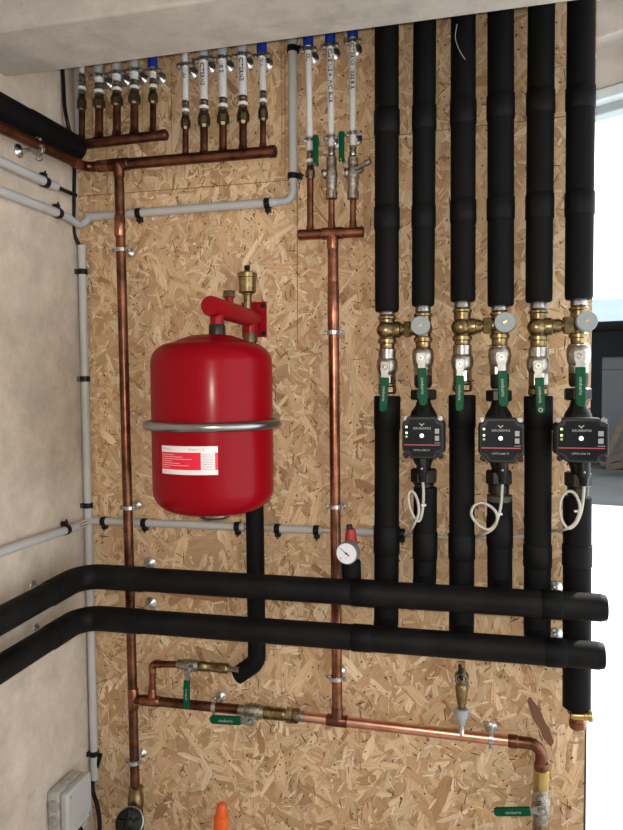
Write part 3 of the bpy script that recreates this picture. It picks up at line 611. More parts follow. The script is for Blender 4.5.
# ---------------------------------------------------------------- red expansion vessel, bracket and vent
YT = -0.212
tc = P(212.8, 430, YT); RT = 59.9*S(tc)
zt_, zb_ = P(212.3, 334, YT).z, P(212.3, 511.5, YT).z
t = thing('expansion_vessel', 'red steel expansion vessel with a grey strap hanging on the board', 'expansion vessel', Vector((tc.x, YT, zb_)))
hgt = zt_-zb_; pr = [(0,.002),(.0,RT*.30)]
cr = .045
for k in range(9):
    a = PI/2*k/8; pr.append(((.004 + cr*(1-math.cos(a)))/hgt, RT-cr*1.15+cr*1.15*math.sin(a)))
top0 = 1-(.058/hgt)
pr.append((.3, RT*1.0)); pr.append((.6, RT))
for k in range(9):
    a = PI/2*k/8; pr.append((top0 + (.040*math.sin(a))/hgt, RT-.044+.044*math.cos(a)))
pr += [(1-.0125/hgt, RT*.56),(1-.004/hgt, RT*.36),(1-.0015/hgt, RT*.16),(1,.002)]
ax0, ax1 = Vector((tc.x, YT, zb_)), Vector((tc.x, YT, zt_))
mb = MB(); mb.lathe(ax0, ax1, pr, 72); mb.build('tank', 'red', t, sharp=60)
zs = P(212.3, 427.5, YT-RT).z; c_ = Vector((tc.x, YT, zs)); mb = MB(); mb.torus(c_, EZ, RT+.009, .0088, 72, 12); st = mb.build('strap', 'steel', t)
mb = MB(); mb.box((tc.x-.078, YT+RT*.85, zs-.010), (tc.x-.052, -.0026, zs+.010)); mb.build('strap_anchor', 'steel', t, bevel=.001); mb = MB(); mb.box((tc.x+.052, YT+RT*.85, zs-.010), (tc.x+.078, -.0026, zs+.010)); mb.build('strap_anchor', 'steel', t, bevel=.001)
mb = MB(); mb.lathe(Vector((tc.x,YT,zb_-.012)), Vector((tc.x,YT,zb_+.004)), [(0,.028),(.3,.034),(1,.036)], 32); mb.build('foot_boss', 'steel', t)
# curved paper label
def onTank(x, y, lift):                    # wraps the measured label onto the round wall of the vessel
    r_ = ray(x, y); oc = CAM - Vector((tc.x, YT, 0)); R_ = RT+lift
    A = r_.x**2+r_.y**2; B = 2*(oc.x*r_.x+oc.y*r_.y); K = oc.x**2+oc.y**2-R_*R_; s_ = (-B-math.sqrt(B*B-4*A*K))/(2*A); return CAM + r_*s_
lp0, lp1 = onTank(162.2, 445.3, 0), onTank(218.2, 474, 0)
ang = lambda p: math.atan2(p.x-tc.x, -(p.y-YT)); a0, a1 = ang(lp0), ang(lp1); zl1, zl0 = onTank(162,445.2,0).z, onTank(162,473,0).z
LW = (a1-a0)*RT; LH = zl1-zl0
def lab(u, v, lift): a = a0+(a1-a0)*u; return Vector((tc.x+math.sin(a)*(RT+lift), YT-math.cos(a)*(RT+lift), zl0+LH*v))
def patch(mb, u0, u1, v0, v1, lift, n=14):
    top = [mb.bm.verts.new(lab(u0+(u1-u0)*i/n, v1, lift)) for i in range(n+1)]; bot = [mb.bm.verts.new(lab(u0+(u1-u0)*i/n, v0, lift)) for i in range(n+1)]
    for i in range(n): mb.bm.faces.new((bot[i], bot[i+1], top[i+1], top[i]))
mb = MB(); patch(mb, 0, 1, 0, 1, .0006); lb = mb.build('label', 'label_white', t); lb['label'] = 'white paper label with a red printed block'
mb = MB(); patch(mb, 0, .735, .17, .78, .0009); mb.build('red_block', 'label_red', lb)
mb = MB(); patch(mb, .955, 1, .17, .78, .0009, 2); mb.build('red_edge', 'label_red', lb)
mb = MB()
for k in range(7):
    v = .235+k*.075; patch(mb, .01, .18 + .52*((k*37)%10)/10, v, v+.022, .0012, 8)
mb.build('print_lines', 'label_pink', lb)
mb = MB()
for k in range(10):
    v = .19+k*.058; patch(mb, .76, .93, v, v+.016, .0012, 4)
mb.build('table_lines', 'print_line', lb)
mb = MB(); patch(mb, .03,.05,.87,.93,.0012,2)
mb.text('Flamco', .0062, lambda u,v: lab(.065+u/LW, .895+v/LH, .0012), 'LEFT'); mb.text('Flexcon C 25', .0056, lambda u,v: lab(.54+u/LW, .89+v/LH, .0012), 'LEFT'); mb.text('CE  1 2', .005, lambda u,v: lab(.06+u/LW, .08+v/LH, .0012), 'LEFT')
mb.build('small_print', 'print_grey', lb, recalc=False)

t = thing('wall_bracket', 'red pipe bracket on a square plate holding the red vessel to the board', 'bracket', P(255, 338, 0))
p0, p1 = P(242, 302.5, -.004), P(267, 337, -.004); mb = MB(); mb.box((p0.x,-.0072,p1.z),(p1.x,-.0024,p0.z)); mb.build('plate', 'red_bracket', t, bevel=.001)
rb, rf = P(255, 319.5, -.004), P(209.5, 305.5, -.252); rr = .0198; mb = MB(); dv = (rf-rb).normalized(); mb.lathe(rb, rf, [(0,rr),(.02,rr),(.985,rr),(1,rr*.93)], 30); tb = mb.build('tube', 'red_bracket', t)
sz = P(213.5, 322, -.185); sp = rb + dv*((-.218-rb.y)/dv.y)
mb = MB(); mb.lathe(sp-EZ*.01, sp-EZ*.034, [(0,.014),(1,.0135)], 24); mb.build('outlet', 'red_bracket', t)
zt2 = zt_+.001; mb = MB(); mb.lathe(sp-EZ*.033, Vector((sp.x, sp.y, zt2-.010)), [(0,.0152),(.2,.0165),(.8,.0165),(1,.015)], 24); mb.build('gasket_collar', 'nut_dark', t)
sq = rb + dv*((-.034-rb.y)/dv.y); mb = MB(); mb.lathe(sq-EZ*.010, sq-EZ*.034, [(0,.0165),(1,.015)], 22); mb.build('inlet', 'red_bracket', t)
mb = MB(); mb.lathe(sq-EZ*.033, sq-EZ*.075, [(0,.0145),(.15,.016),(.5,.016),(.52,.0135),(1,.0135)], 22); mb.build('inlet_union', 'bronze', t)
for x, y in ((263.5,305.5),(264,333.5),(245,306)):
    q = P(x, y, -.007); mb = MB(); mb.hexa(q+EY*.002, q-EY*.005, .0058); mb.build('bolt', 'black', t)
sn = rb + dv*((-.155-rb.y)/dv.y)
mb = MB(); mb.lathe(sn+EZ*.012, sn+EZ*.031, [(0,.0085),(1,.0085)], 16); mb.build('test_port', 'red_bracket', t)
mb = MB(); mb.hexa(sn+EZ*.029, sn+EZ*.0425, .0135); mb.build('port_nut', 'bronze', t)
t = thing('air_vent', 'brass bottle air vent with black cap above the red bracket', 'air vent', P(248, 305, -.034))
vx = P(247.6, 300, -.034); za, zb2 = P(247.6, 302, -.034).z, P(247.6, 265.5, -.034).z; a, b = Vector((vx.x, -.034, za)), Vector((vx.x, -.034, zb2)); hh = zb2-za
k = S(vx); mb = MB(); yv = lambda y: (302-y)/(302-265.5)
mb.lathe(a, b, [(yv(302+9),4*k),(yv(295.4),4.1*k),(yv(295),4.9*k),(yv(293.6),5.4*k),(yv(293),7.6*k),(yv(292),8.5*k),(yv(278),8.9*k),(yv(277.5),9.8*k),(yv(273.4),10*k),(yv(272.6),8.2*k),(yv(271),4*k),(yv(270.5),2.2*k)], 32); mb.build('body', 'brass', t)
mb = MB(); mb.lathe(a, b, [(yv(271),2.3*k),(yv(269.5),2.5*k),(yv(269),3*k),(yv(265.7),2.8*k),(yv(265.3),2*k)], 16); mb.build('cap', 'black', t)

# ---------------------------------------------------------------- foam-insulated pipes
def foam(mb, pts, r, R=0, seg=26): return mb.tube(pts, r, seg, R=R)
def sleeve(parent, p0, p1, r, name='tape_sleeve', m_='foam_tape'):
    d = p1-p0; L_ = d.length; mb = MB(); mb.lathe(p0, p1, [(0,r*1.005),(.002/L_, r*1.03+.0009),(1-.002/L_, r*1.03+.0009),(1,r*1.005)], 28); return mb.build(name, m_, parent)
tops = [(386.6,26,386.9,311.7,24),(424.6,20,423,306,22.6),(463.2,16,462.8,301.4,24.3),(500.6,11,500.6,306.2,25.6),(541.4,5,538.8,302,26),(581.2,0,578.8,299.4,27)]
coup = [((110,135),(207,230)),((105,131),(205,228)),((100,125),(200,222.5)),((95,120),(197,220)),((91,115),(194,219.5)),((87,110),(192,216))]
onm = ['first','second','third','fourth','fifth','sixth']
for i, (xt, yt, xb, yb, w) in enumerate(tops):
    a, b = P(xb, yb, YV), P(xt, yt, YV); d = (b-a).normalized(); r = w/2*S(a); e = a + d*((CEIL-.003-a.z)/d.z)
    lab_ = ['leftmost upper black foam riser, reaching down to an elbow valve','second upper black foam riser from the left, over the leftmost pump','third upper black foam riser from the left, with a hair-like scratch','fourth upper black foam riser from the left, over the middle pump','fifth upper black foam riser from the left','rightmost upper black foam riser along the cut board edge'][i]
    t = thing('insulated_pipe', lab_, 'insulated pipe', a, 'upper foam risers')
    ch = a + d*((P(xt, yt, YV).z - a.z)/d.z)
    mb = MB(); L_ = (e-a).length; mb.lathe(a, e, [(0,r*.9),(.003/L_,r*.985),(.01/L_,r),(.5,r*1.0),(.75,r*.985),(1,r*1.0)], 26); mb.build('foam', 'foam', t)
    for y0, y1 in coup[i]:
        xa = xb+(xt-xb)*(yb-y1)/(yb-yt); xc = xb+(xt-xb)*(yb-y0)/(yb-yt); sleeve(t, P(xa, y1, YV), P(xc, y0, YV), r)
    if i == 2:
        pts = [P(457, 24, YV-r-.0005), P(455.3,37,YV-r*.93), P(458,47,YV-r-.0005), P(461.5,54,YV-r-.001), P(465.3,59.5,YV-r-.001)]
        mb = MB(); mb.tube(smooth_path(pts), .0007, 6); mb.build('scratch', 'sleeve_grey', t)
low = [(387.2,396,386.2,628,24.4),(425.3,487,424.6,586,23),(462,395,461.4,634,24.6),(499.5,495,499.7,590,24.2),(538.3,396,537,640,26),(577.3,497,576.6,706.5,27)]
lsl = [[(396,430),(525,554)],[(531,559)],[(395,428),(533,559)],[(516,546)],[(396,430),(544,567)],[(544,566),(642,660)]]
for i, (xt, yt, xb, yb, w) in enumerate(low):
    lab_ = ['leftmost lower black foam riser, ending in the lower manifold','short black foam riser below the leftmost pump','black foam riser between the left and middle pumps','short black foam riser with grey cut end below the middle pump','black foam riser between the middle and right pumps','rightmost lower black foam riser, passing behind both manifolds to a brass end'][i]
    a, b = P(xb, yb, YV), P(xt, yt, YV); r = w/2*S(a); t = thing('insulated_pipe', lab_, 'insulated pipe', a, 'lower foam risers')
    ys = (YA if i in (1,3) else YBm); a2 = Vector((a.x, YV-.004, a.z)); mb = MB()
    if i == 5: pts = [a, b]
    else: pts = [Vector((a.x, ys+.012, a.z-.006)), a+EZ*.012, b]
    mb.tube(pts, r, 26, R=.02); mb.build('foam', 'foam', t)
    for y0, y1 in lsl[i]:
        f0, f1 = (y0-yt)/(yb-yt), (y1-yt)/(yb-yt); sleeve(t, P(xt+(xb-xt)*f1, y1, YV), P(xt+(xb-xt)*f0, y0, YV), r)
    if i in (1, 3):
        mb = MB(); mb.lathe(b-EZ*.012, b+EZ*.0006, [(0,r*1.002),(.9,r*1.004),(1,r*.93)], 26); mb.build('cut_end', 'foam_grey' if i == 3 else 'foam_tape', t)
# the two horizontal manifolds, carried round the corner along the left wall
def manifold(lbl, right, left_end, y_r, x_r, y_c, x_c, pl, w, Y, sl):
    rr = P(x_r, y_r, Y); cc_ = P(x_c, y_c, Y); XL = cc_.x
    l1 = PX(pl[0], pl[1], XL); dl = (l1-cc_).normalized(); l2 = cc_ + dl*.62
    t = thing('insulated_manifold', lbl, 'insulated pipe', at_t(cc_, rr, .5), 'horizontal foam manifolds')
    r = w; mb = MB(); pts = [l2, cc_, rr]
    mb.tube([l2, cc_, rr-(rr-cc_).normalized()*.012], r, 28, R=.05); mb.build('foam', 'foam_scuffed', t)
    d = (rr-cc_).normalized(); mb = MB(); mb.lathe(rr-d*.014, rr+d*.001, [(0,r),(.2,r),(.9,r*.90),(1,r*.80)], 28); mb.build('end_cap', 'foam_tape', t)
    for x0, x1 in sl:
        q0 = cc_ + (rr-cc_)*((P(x0,y_c,Y).x-cc_.x)/(rr.x-cc_.x)); q1 = cc_ + (rr-cc_)*((P(x1,y_c,Y).x-cc_.x)/(rr.x-cc_.x)); sleeve(t, q0, q1, r)
    # wrapped bend and the joint on the wall side
    bend = fillet([cc_+dl*.125, cc_, cc_+d*.15], .05); mb = MB(); mb.tube(bend, r*1.03+.0008, 28); mb.build('bend_sleeve', 'foam_scuffed', t)
    sleeve(t, cc_+dl*.44, cc_+dl*.37, r)
    return t, cc_, dl, d, rr
RA = .0262
mA = manifold('upper of two thick black foam manifolds crossing the board, turning along the left wall', None, None, 608, 606.5, 575.5, 83, (0,620.5), RA, YA, [(352,376),(541,562)])
mB = manifold('lower of two thick black foam manifolds crossing the board, turning along the left wall', None, None, 656, 604, 617, 83, (0,668.6), RA, YBm, [(352,372),(545,566)])
for (m_, rows) in ((mA, ((150,563,'behind the upper manifold, left of the red vessel'),(555,587.5,'behind the upper manifold, beside the rightmost riser'))), (mB, ((151,603,'behind the lower manifold, left of the foam drop'),(555.5,634.5,'behind the lower manifold, beside the rightmost riser')))):
    t, cc_, dl, d, rr = m_
    for x, y, l in rows:
        wp = P(x, y, 0); p = cc_ + d*((wp.x-cc_.x)/d.x); wp.z = p.z + .004
        wp = P(x, y, 0); pipe_clamp(p, d, RA*.8, Vector((wp.x, 0, wp.z)), ears=False, label= 'zinc rosette clamp ' + l, group='zinc rosette clamps', dr=.0135)
for (m_, rows) in ((mA, ((33,586,'on the left wall above the upper manifold'),)), (mB, ((36,629.5,'on the left wall between the two manifolds'),))):
    t, cc_, dl, d, rr = m_
    for x, y, l in rows:
        wp = PX(x, y, 0); p = cc_ + dl*((wp.y-cc_.y)/dl.y); pipe_clamp(p, dl, RA*.8, Vector((0, wp.y, wp.z)), ears=False, label= 'zinc rosette clamp ' + l, group='zinc rosette clamps', wn=EX, dr=.0105)
# thick foam pipe high on the left wall
cf = P(73, 147, -.055); l1 = PX(0, 108, cf.x); dl = (l1-cf).normalized(); t = thing('insulated_pipe', 'thick black foam pipe sloping along the left wall into the top corner', 'insulated pipe', cf)
mb = MB(); mb.tube([cf-dl*.012, cf+dl*.62], .0285, 26); mb.build('foam', 'foam', t); mb = MB()
mb.lathe(cf-dl*.016, cf+dl*.17, [(0,.024),(.06,.030),(.97,.0302),(1,.0288)], 26); mb.build('tape_sleeve', 'foam_tape', t)
q = PX(31, 137, cf.x+.004); mb = MB(); mb.tube(smooth_path([q+dl*.05-EZ*-.006, q-EZ*.003, q-dl*.05+EZ*.004]), .006, 8); mb.build('loose_tape', 'black', t)
# foam drop from the vessel to the bypass valve
t = thing('insulated_pipe', 'black foam drop pipe under the red vessel ending in an elbow', 'insulated pipe', P(256, 680, -.05))
Yd = -.034; a = sq - EZ*.07; pts = [Vector((sq.x, sq.y, sq.z-.06)), P(254.7, 513, Yd), P(256.2, 612, Yd), P(257, 662, Yd), P(237, 675.5, Yd-.004)]
r = 9.0*S(P(256,600,Yd)); mb = MB(); mb.tube(pts, r, 24, R=.035); mb.build('foam', 'foam', t)
d = (pts[-1]-pts[-2]).normalized(); mb = MB(); mb.tube([pts[-1]-d*.004, pts[-1]+d*.0008], r*.82, 20); mb.build('cut_end', 'foam_tape', t)
mb = MB(); mb.tube([P(228,668.6,YC), P(240,670.5,YC-.010)], .0075, 14); mb.build('pipe_stub', 'solder', t)
# brass end under the rightmost riser
t = thing('end_valve', 'brass drain plug below the rightmost foam riser at the board edge', 'valve', P(578, 728, YV))
mb = MB(); vl(mb, 577.3, 704, 577.3, 729, YV, [(704,7),(708,7.6),(709,9.5),(712.5,9.6),(713.5,7.5),(720,7.2),(721,8.2),(727,7.8),(729,5.6)], 20); mb.build('body', 'copper', t)
mb = MB(); a, b = P(571, 715.5, YV-.016), P(592.5, 716, YV-.016); mb.lathe(a, b, [(0,.0065),(.1,.008),(.6,.008),(.62,.0095),(.8,.0095),(.82,.012),(.97,.012),(1,.009)], 16); mb.build('side_cock', 'brass_bright', t)

# ---------------------------------------------------------------- valve pairs with bypass bridges
handles = [  # riser axis x, hub y, grip top/bottom, hub x, grip x, valve rows
 dict(x=387, ch=(310,316), br=(316,350), hx=(349,359), ball=(359,374), lo=(374,384), hub=(385,367), g=(385,377.5,383,412), gw=8.2, pump=False, top=(386.9,308)),
 dict(x=423, ch=(305,313), br=(313,348), hx=(348,349), ball=(349,367), lo=(367,390), hub=(421.3,358), g=(422,368,423.4,406), gw=9.0, pump=True, top=(423,303)),
 dict(x=462.2, ch=(302,309), br=(309,345), hx=(345,355), ball=(355,370), lo=(370,382), hub=(460.2,364.5), g=(460,375.6,459.4,411.5), gw=8.3, pump=False),
 dict(x=499.6, ch=(304,312), br=(312,346), hx=(346,347.5), ball=(347.5,366), lo=(366,391), hub=(501.3,357.5), g=(502,370.7,503.4,407), gw=9.6, pump=True),
 dict(x=538.3, ch=(302,310), br=(310,347), hx=(347,357), ball=(357,372.5), lo=(372.5,386), hub=(538,366), g=(539.2,377.6,540.6,414), gw=8.7, pump=False),
 dict(x=578.6, ch=(299,307), br=(307,344), hx=(344,346), ball=(346,365), lo=(365,389), hub=(579.6,356), g=(580.2,367,580.4,407), gw=9.8, pump=True)]
vlab = ['ball valve with green handle under the leftmost riser, left of the first pump','ball valve with green handle directly above the leftmost pump','ball valve with green handle between the leftmost and middle pumps','ball valve with green handle directly above the middle pump','ball valve with green handle, holed tip, between the middle and right pumps','ball valve with green handle directly above the right pump']
for i, h in enumerate(handles):
    x = h['x']; w = [10.2,10.4,10.6,10.8,11,11.4][i]
    b0, b1 = h['ball']; l0, l1 = h['lo']; x0_, x1_ = h['hx']; l1 = l1 - (2.4 if h['pump'] else 0); bh = b1-b0
    body = [(x0_,w*.8),(x0_+.6,w*.86),(x1_-.5,w*.86),(b0,w*.92),(b0+bh*.15,w*1.0),(b0+bh*.4,w*1.04),(b0+bh*.75,w*.98),(b1-.5,w*.86),(b1+.3,w*.8),(l0+2,w*.8)]
    if h['pump']:
        nuts = [([(l0,w*.72),(l0+1,w*.86),(l0+8,w*.86),(l0+9,w*.76)],'nickel',6), ([(l0+8,w*.8),(l0+9,w*.84),(l1-3,w*.84),(l1,w*.7)],'nut_dark',20)]
    else:
        nuts = [([(l0,w*.74),(l0+1,w*.86),(l1-1,w*.86),(l1,w*.72)],'nickel',6), ([(l1-.5,w*.72),(l1+.5,w*.9),(l1+1.4,w*.9),(l1+2.2,w*.72)],'brass',20), ([(l1+2.2,w*.75),(l1+3,w*.92),(l1+8,w*.92),(l1+9.5,w*.75)],'brass',8)]
    t, lv = lever_valve('ball_valve', vlab[i], (x, x0_-1, x, l1+14), body, nuts, h['hub'], h['g'], h['gw'], HT, body='nickel', Y=YV, textdir=1, lift=.036)
    if i == 4:
        q = P(h['g'][2], h['g'][3]-4, YV-.036-.0065); mb = MB(); mb.torus(q, EY, .0034, .0011, 16, 6); mb.build('tip_hole', 'print_white', lv)
blab = ['brass elbow bridge with grey disc cap, above the leftmost pump','brass elbow bridge with grey disc cap, above the middle pump','brass elbow bridge with grey disc cap overhanging the board edge, above the right pump']
br = [dict(l=(386,330), r=(423,328.5), nut=(404,411), disc=(420.4,325.3), dr=9.6, h0=7.2, nr=8.8), dict(l=(462.2,327), r=(499.8,325), nut=(483,492), disc=(505,322), dr=10.3, h0=7.4, nr=8.8), dict(l=(538.2,327), r=(578.8,324.5), nut=(563,574), disc=(587.4,320.8), dr=10.4, h0=7.6, nr=9.4)]
for i, q in enumerate(br):
    t = thing('bypass_bridge', blab[i], 'pipe fitting', P(q['l'][0]+18, q['l'][1]+12, YV), 'brass bypass bridges')
    hl, hr = handles[2*i], handles[2*i+1]; yl, yr = q['l'][1], q['r'][1]
    for h, y, nm_ in ((hl, yl, 'elbow'), (hr, yr, 'tee')):
        x = h['x']; w = 9.4 if i == 0 else 9.8; (c0, c1), (b0, b1) = h['ch'], h['br']
        mb = MB(); vl(mb, x, c0-4, x, b1+1, YV, [(c0-4,w*.7),(c1-1,w*.7),(c1,w*.82),(b0+1,w*.98),(b0+3,w*.98),(b0+4,w*.84),(y-5,w*.8),(y+5,w*.8),(y+8.5,w*.84),(y+9.5,w*.98),(y+13,w*.98),(y+14,w*.80),(b1,w*.78),(b1+1,w*.7)], 22)
        mb.ball(P(x, y, YV), w*.98*S(P(x,y,YV)), (1,1,1.0), 22, 12)
        if nm_ == 'elbow': mb.ball(P(x-1.5, y, YV-.012), w*.92*S(P(x,y,YV)), (1.05,.9,.95), 22, 12)
        mb.build(nm_, 'brass', t)
        mb = MB(); vl(mb, x, c0-4, x, b1, YV, [(c0-3,w*.66),(c0-1,w*.74),(c0+1,w*.80),(c1-1.5,w*.86),(c1-.5,w*.7)], 20); mb.build('press_collar', 'chrome', t)
    (x0, y0), (x1, y1) = (hl['x'], yl), (hr['x'], yr); h0 = q['h0']; n0, n1 = q['nut']
    mb = MB(); vl(mb, x0, y0, x1, y1, YV-.006, [(x0-1,h0*1.05),(x0+6,h0*1.08),(x0+7,h0*1.14),(x0+13,h0*1.12),(x0+14,h0*.94),(n0-3,h0*.9),(n0-1,h0*.7),(n0+1,h0*.7)], 22); mb.build('cross_pipe', 'brass', t)
    mb = MB(); vl(mb, x0, y0, x1, y1, YV-.006, [(n0,q['nr']*.86),(n0+.8,q['nr']),(n1-.8,q['nr']),(n1,q['nr']*.86)], 6); mb.build('union_nut', 'brass', t)
    mb = MB(); vl(mb, x0, y0, x1, y1, YV-.006, [(n1-.5,q['nr']*.7),(x1-3,q['nr']*.78),(x1+2,q['nr']*.7)], 20); mb.build('neck', 'brass', t)
    dc = P(q['disc'][0], q['disc'][1], YV-.068); dq = P(x1, y1, YV-.006); dn = Vector((.12*(i+0)*.5, -1, .05)).normalized()
    rd = q['dr']*S(dc); mb = MB(); mb.lathe(dq, dc, [(0,.0135),(.55,.0135),(.6,.011),(.92,.011)], 20); mb.build('valve_neck', 'brass', t)
    mb = MB(); mb.lathe(dc-dn*.014, dc, [(0,rd*.86),(.15,rd*.97),(.85,rd),(1,rd*.95)], 32); cp_ = mb.build('disc_cap', 'disc', t)
    mb = MB(); u_ = (EX*.85+EZ*.5).normalized(); v_ = u_.cross(dn); mb.prism([(-.0038,-.0017),(.0038,-.0017),(.0038,.0017),(-.0038,.0017)], dc-dn*.001, u_, v_, dn*.0025); mb.build('slot', 'brass_bright', cp_)

# ---------------------------------------------------------------- circulation pumps
def pump(i, x, face, ynut, ylow, plug, ctrl):
    fx0, fx1, fy0, fy1 = face; Yf = -.166; c = P((fx0+fx1)/2, (fy0+fy1)/2, Yf); k = S(c)
    hw, hh = (fx1-fx0)/2*k*.985, (fy1-fy0)/2*k
    t = thing('circulation_pump', ['leftmost of the three dark circulation pumps, between the first and third risers','middle circulation pump with dark square control head and white cable loop','right circulation pump with dark square control head at the board edge'][i], 'pump', P(x, ylow[1], YV), 'circulation pumps')
    pc = P(x, (fy0+fy1)/2, YV)
    # cast body on the riser axis
    y0, y1 = ynut[1], ylow[0]; ym = (y0+y1)/2; mb = MB()
    vl(mb, x, y0, x, y1, YV, [(y0-1,6.4),(y0+1,6.8),(y0+6,8.2),(y0+13,12.4),(y0+20,14.5),(ym,15.5),(y1-22,15),(y1-14,12),(y1-6,8),(y1,6.6)], 26); mb.build('housing', 'black_iron', t)
    mb = MB(); mb.lathe(Vector((c.x, YV, c.z)), Vector((c.x, Yf+.040, c.z)), [(0,.037),(.4,.037),(.5,.036),(1,.036)], 32); mb.build('motor', 'black_iron', t)
    for (a, b) in (ynut, ylow):
        mb = MB(); vl(mb, x, a, x, b, YV, [(a,12),(a+1.2,13.4),(b-1.2,13.4),(b,12)], 8, PI/8); mb.build('union_nut', 'nut_dark', t)
    a = ylow[1]; mb = MB(); yf = (486.5,494.5,496.5)[i]; vl(mb, x, a-1, x, yf, YV, [(a-1,9),(a+1,9.2),(a+1.5,10.2),(yf-2,10.2),(yf-1.5,8.8),(yf,8.8)], 20); mb.build('pipe_neck', 'nut_dark', t)
    # control head outline with cut-in corners
    def outl(s, hw, hh):
        o = [(-.70,1.0),(.62,1.0),(.70,.93),(.74,.80),(.98,.76),(1.0,.62),(1.0,-.58),(.97,-.66),(.78,-.68),(.68,-.76),(.64,-.92),(.55,-1.0),(-.52,-1.0),(-.64,-.94),(-.70,-.78),(-.78,-.70),(-.96,-.66),(-1.0,-.56),(-1.0,.62),(-.96,.74),(-.84,.80),(-.78,.93)]
        return [(a_*hw*s, b_*hh*s) for a_, b_ in o]
    mb = MB(); mb.prism(outl(1.0, hw, hh), c, EX, EZ, EY*.016); hd = mb.build('control_head', 'pump_body', t, bevel=.0022)
    mb = MB(); mb.prism(outl(1.03, hw*1.02, hh*.95), c+EY*.0165, EX, EZ, EY*.027); mb.build('head_back', 'black', t, bevel=.002)
    pl = [(-.62,.86),(.60,.86),(.66,.66),(.88,.60),(.92,.5),(.92,-.55),(.70,-.60),(.58,-.74),(.54,-.90),(-.50,-.90),(-.58,-.74),(-.66,-.62),(-.92,-.56),(-.92,.5),(-.86,.62),(-.66,.68)]
    mb = MB(); mb.prism([(a_*hw, b_*hh) for a_, b_ in pl], c-EY*.0006, EX, EZ, EY*.002); mb.build('faceplate', 'pump_face', hd)
    F = lambda u, v, e=.0010: c + EX*u*hw + EZ*v*hh - EY*e
    for sx, sy in ((-.86,.88),(.84,.88),(-.84,-.82),(.84,-.82)):
        mb = MB(); q = F(sx, sy, -.010); mb.lathe(q, q-EY*.008, [(0,.0055),(.8,.0055),(.82,.0040),(1,.0030)], 14); mb.build('screw', 'pump_screw' if sy > 0 else 'black', hd)
    mb = MB(); mb.prism([(-.90*hw,-.37*hh),(.86*hw,-.37*hh),(.86*hw,-.325*hh),(-.90*hw,-.325*hh)], c-EY*.0009, EX, EZ, EY*.0008); mb.build('red_stripe', 'pump_red', hd)
    mb = MB(); mb.text('GRUNDFOS', .0060, lambda u,v: F(-.03,.43)+EX*u+EZ*v, 'CENTER', 1.12); mb.text('UPM3 LINE 70', .0048, lambda u,v: F(-.05,-.60)+EX*u+EZ*v, 'CENTER', 1.1)
    mb.build('lettering', 'print_white', hd, recalc=False); mb = MB()
    for s_ in (-1,1):                      # small three-bladed mark over the name
        mb.prism([(0,0),(.0042*s_,.0034),(.0048*s_,.0018),(.0012*s_,-.0008)], F(-.04,.60), EX, EZ, EY*.0004)
    mb.prism([(-.0010,-.0026),(.0010,-.0026),(.0006,.0005),(-.0006,.0005)], F(-.04,.60), EX, EZ, EY*.0004)
    mb.build('emblem', 'print_white', hd)
    mb = MB()
    for v in (.19, -.14):
        mb.prism([(.60*hw,(v)*hh),(.80*hw,v*hh),(.80*hw,(v+.23)*hh),(.60*hw,(v+.23)*hh)], c-EY*.0009, EX, EZ, EY*.0008)
    mb.prism([(.58*hw,-.26*hh),(.86*hw,-.26*hh),(.86*hw,-.235*hh),(.58*hw,-.235*hh)], c-EY*.0009, EX, EZ, EY*.0008)
    mb.build('symbol_panel', 'print_grey', hd)
    for v, m_ in ((.50,'led'),(.22,'led'),(.04,'led_off')):
        mb = MB(); q = F(-.79, v, .0004); mb.lathe(q, q-EY*.0012, [(0,.0024),(.6,.0024),(1,.0014)], 14); mb.build('indicator_lamp', m_, hd)
    mb = MB(); q = F(-.04, .09, .0004); mb.lathe(q, q-EY*.002, [(0,.0042),(.6,.0040),(1,.0026)], 18); mb.build('button', 'button', hd)
    # plug and cable
    px0, px1, py0, py1 = plug; Yp = -.132; a, b = P((px0+px1)/2, py0-3, Yp), P((px0+px1)/2, py1, Yp); rp = (px1-px0)/2*S(a)
    mb = MB(); mb.lathe(a, b, [(0,rp*.95),(.1,rp),(.62,rp),(.7,rp*.74),(.92,rp*.70),(1,rp*.55)], 18); pg = mb.build('plug', 'black', t, bevel=.0006)
    mb = MB(); q = at_t(a,b,.42)-EY*rp; mb.lathe(q+EY*.001, q-EY*.0018, [(0,.0022),(.6,.0022),(1,.001)], 12); mb.build('plug_screw', 'print_white', pg)
    mb = MB(); mb.tube([P((px0+px1)/2-4, py0-1, Yp+.01), P((px0+px1)/2-8, py0+1, Yp+.01)], .0045, 10); mb.build('lug', 'black_iron', t)
    n_ = len(ctrl); pts = [P(cx_, cy_, Yc) for cx_, cy_, Yc in ctrl]; mb = MB(); mb.tube(smooth_path(pts, 7), .0029, 10); cb = mb.build('cable', 'cable', t)
    q = P(*[(423.5,505),(499.5,514),(576.5,511)][i], -.108); mb = MB(); mb.box(q-Vector((.0045,.005,.0018)), q+Vector((.0055,.005,.0018))); mb.build('cable_tie', 'white_plastic', cb, bevel=.0005)
    return t
b_ = -.108
pump(0, 423.6, (402,443.2,416.3,458.8), (389.5,399.5), (468.5,482), (417,427.6,461,482),
     [(422.6,480,-.130),(423.4,490,-.118),(423.2,503,b_),(421.6,515,b_),(418.5,521,b_),(413.5,516,b_),(409.3,505,b_),(408.6,495,b_),(411.5,491,b_),(415.5,495,b_),(418.3,504,b_-.004),(418.6,514,b_-.004),(415.2,522,b_),(411.5,529,-.09),(408.5,535,-.05),(404,535.4,-.016)])
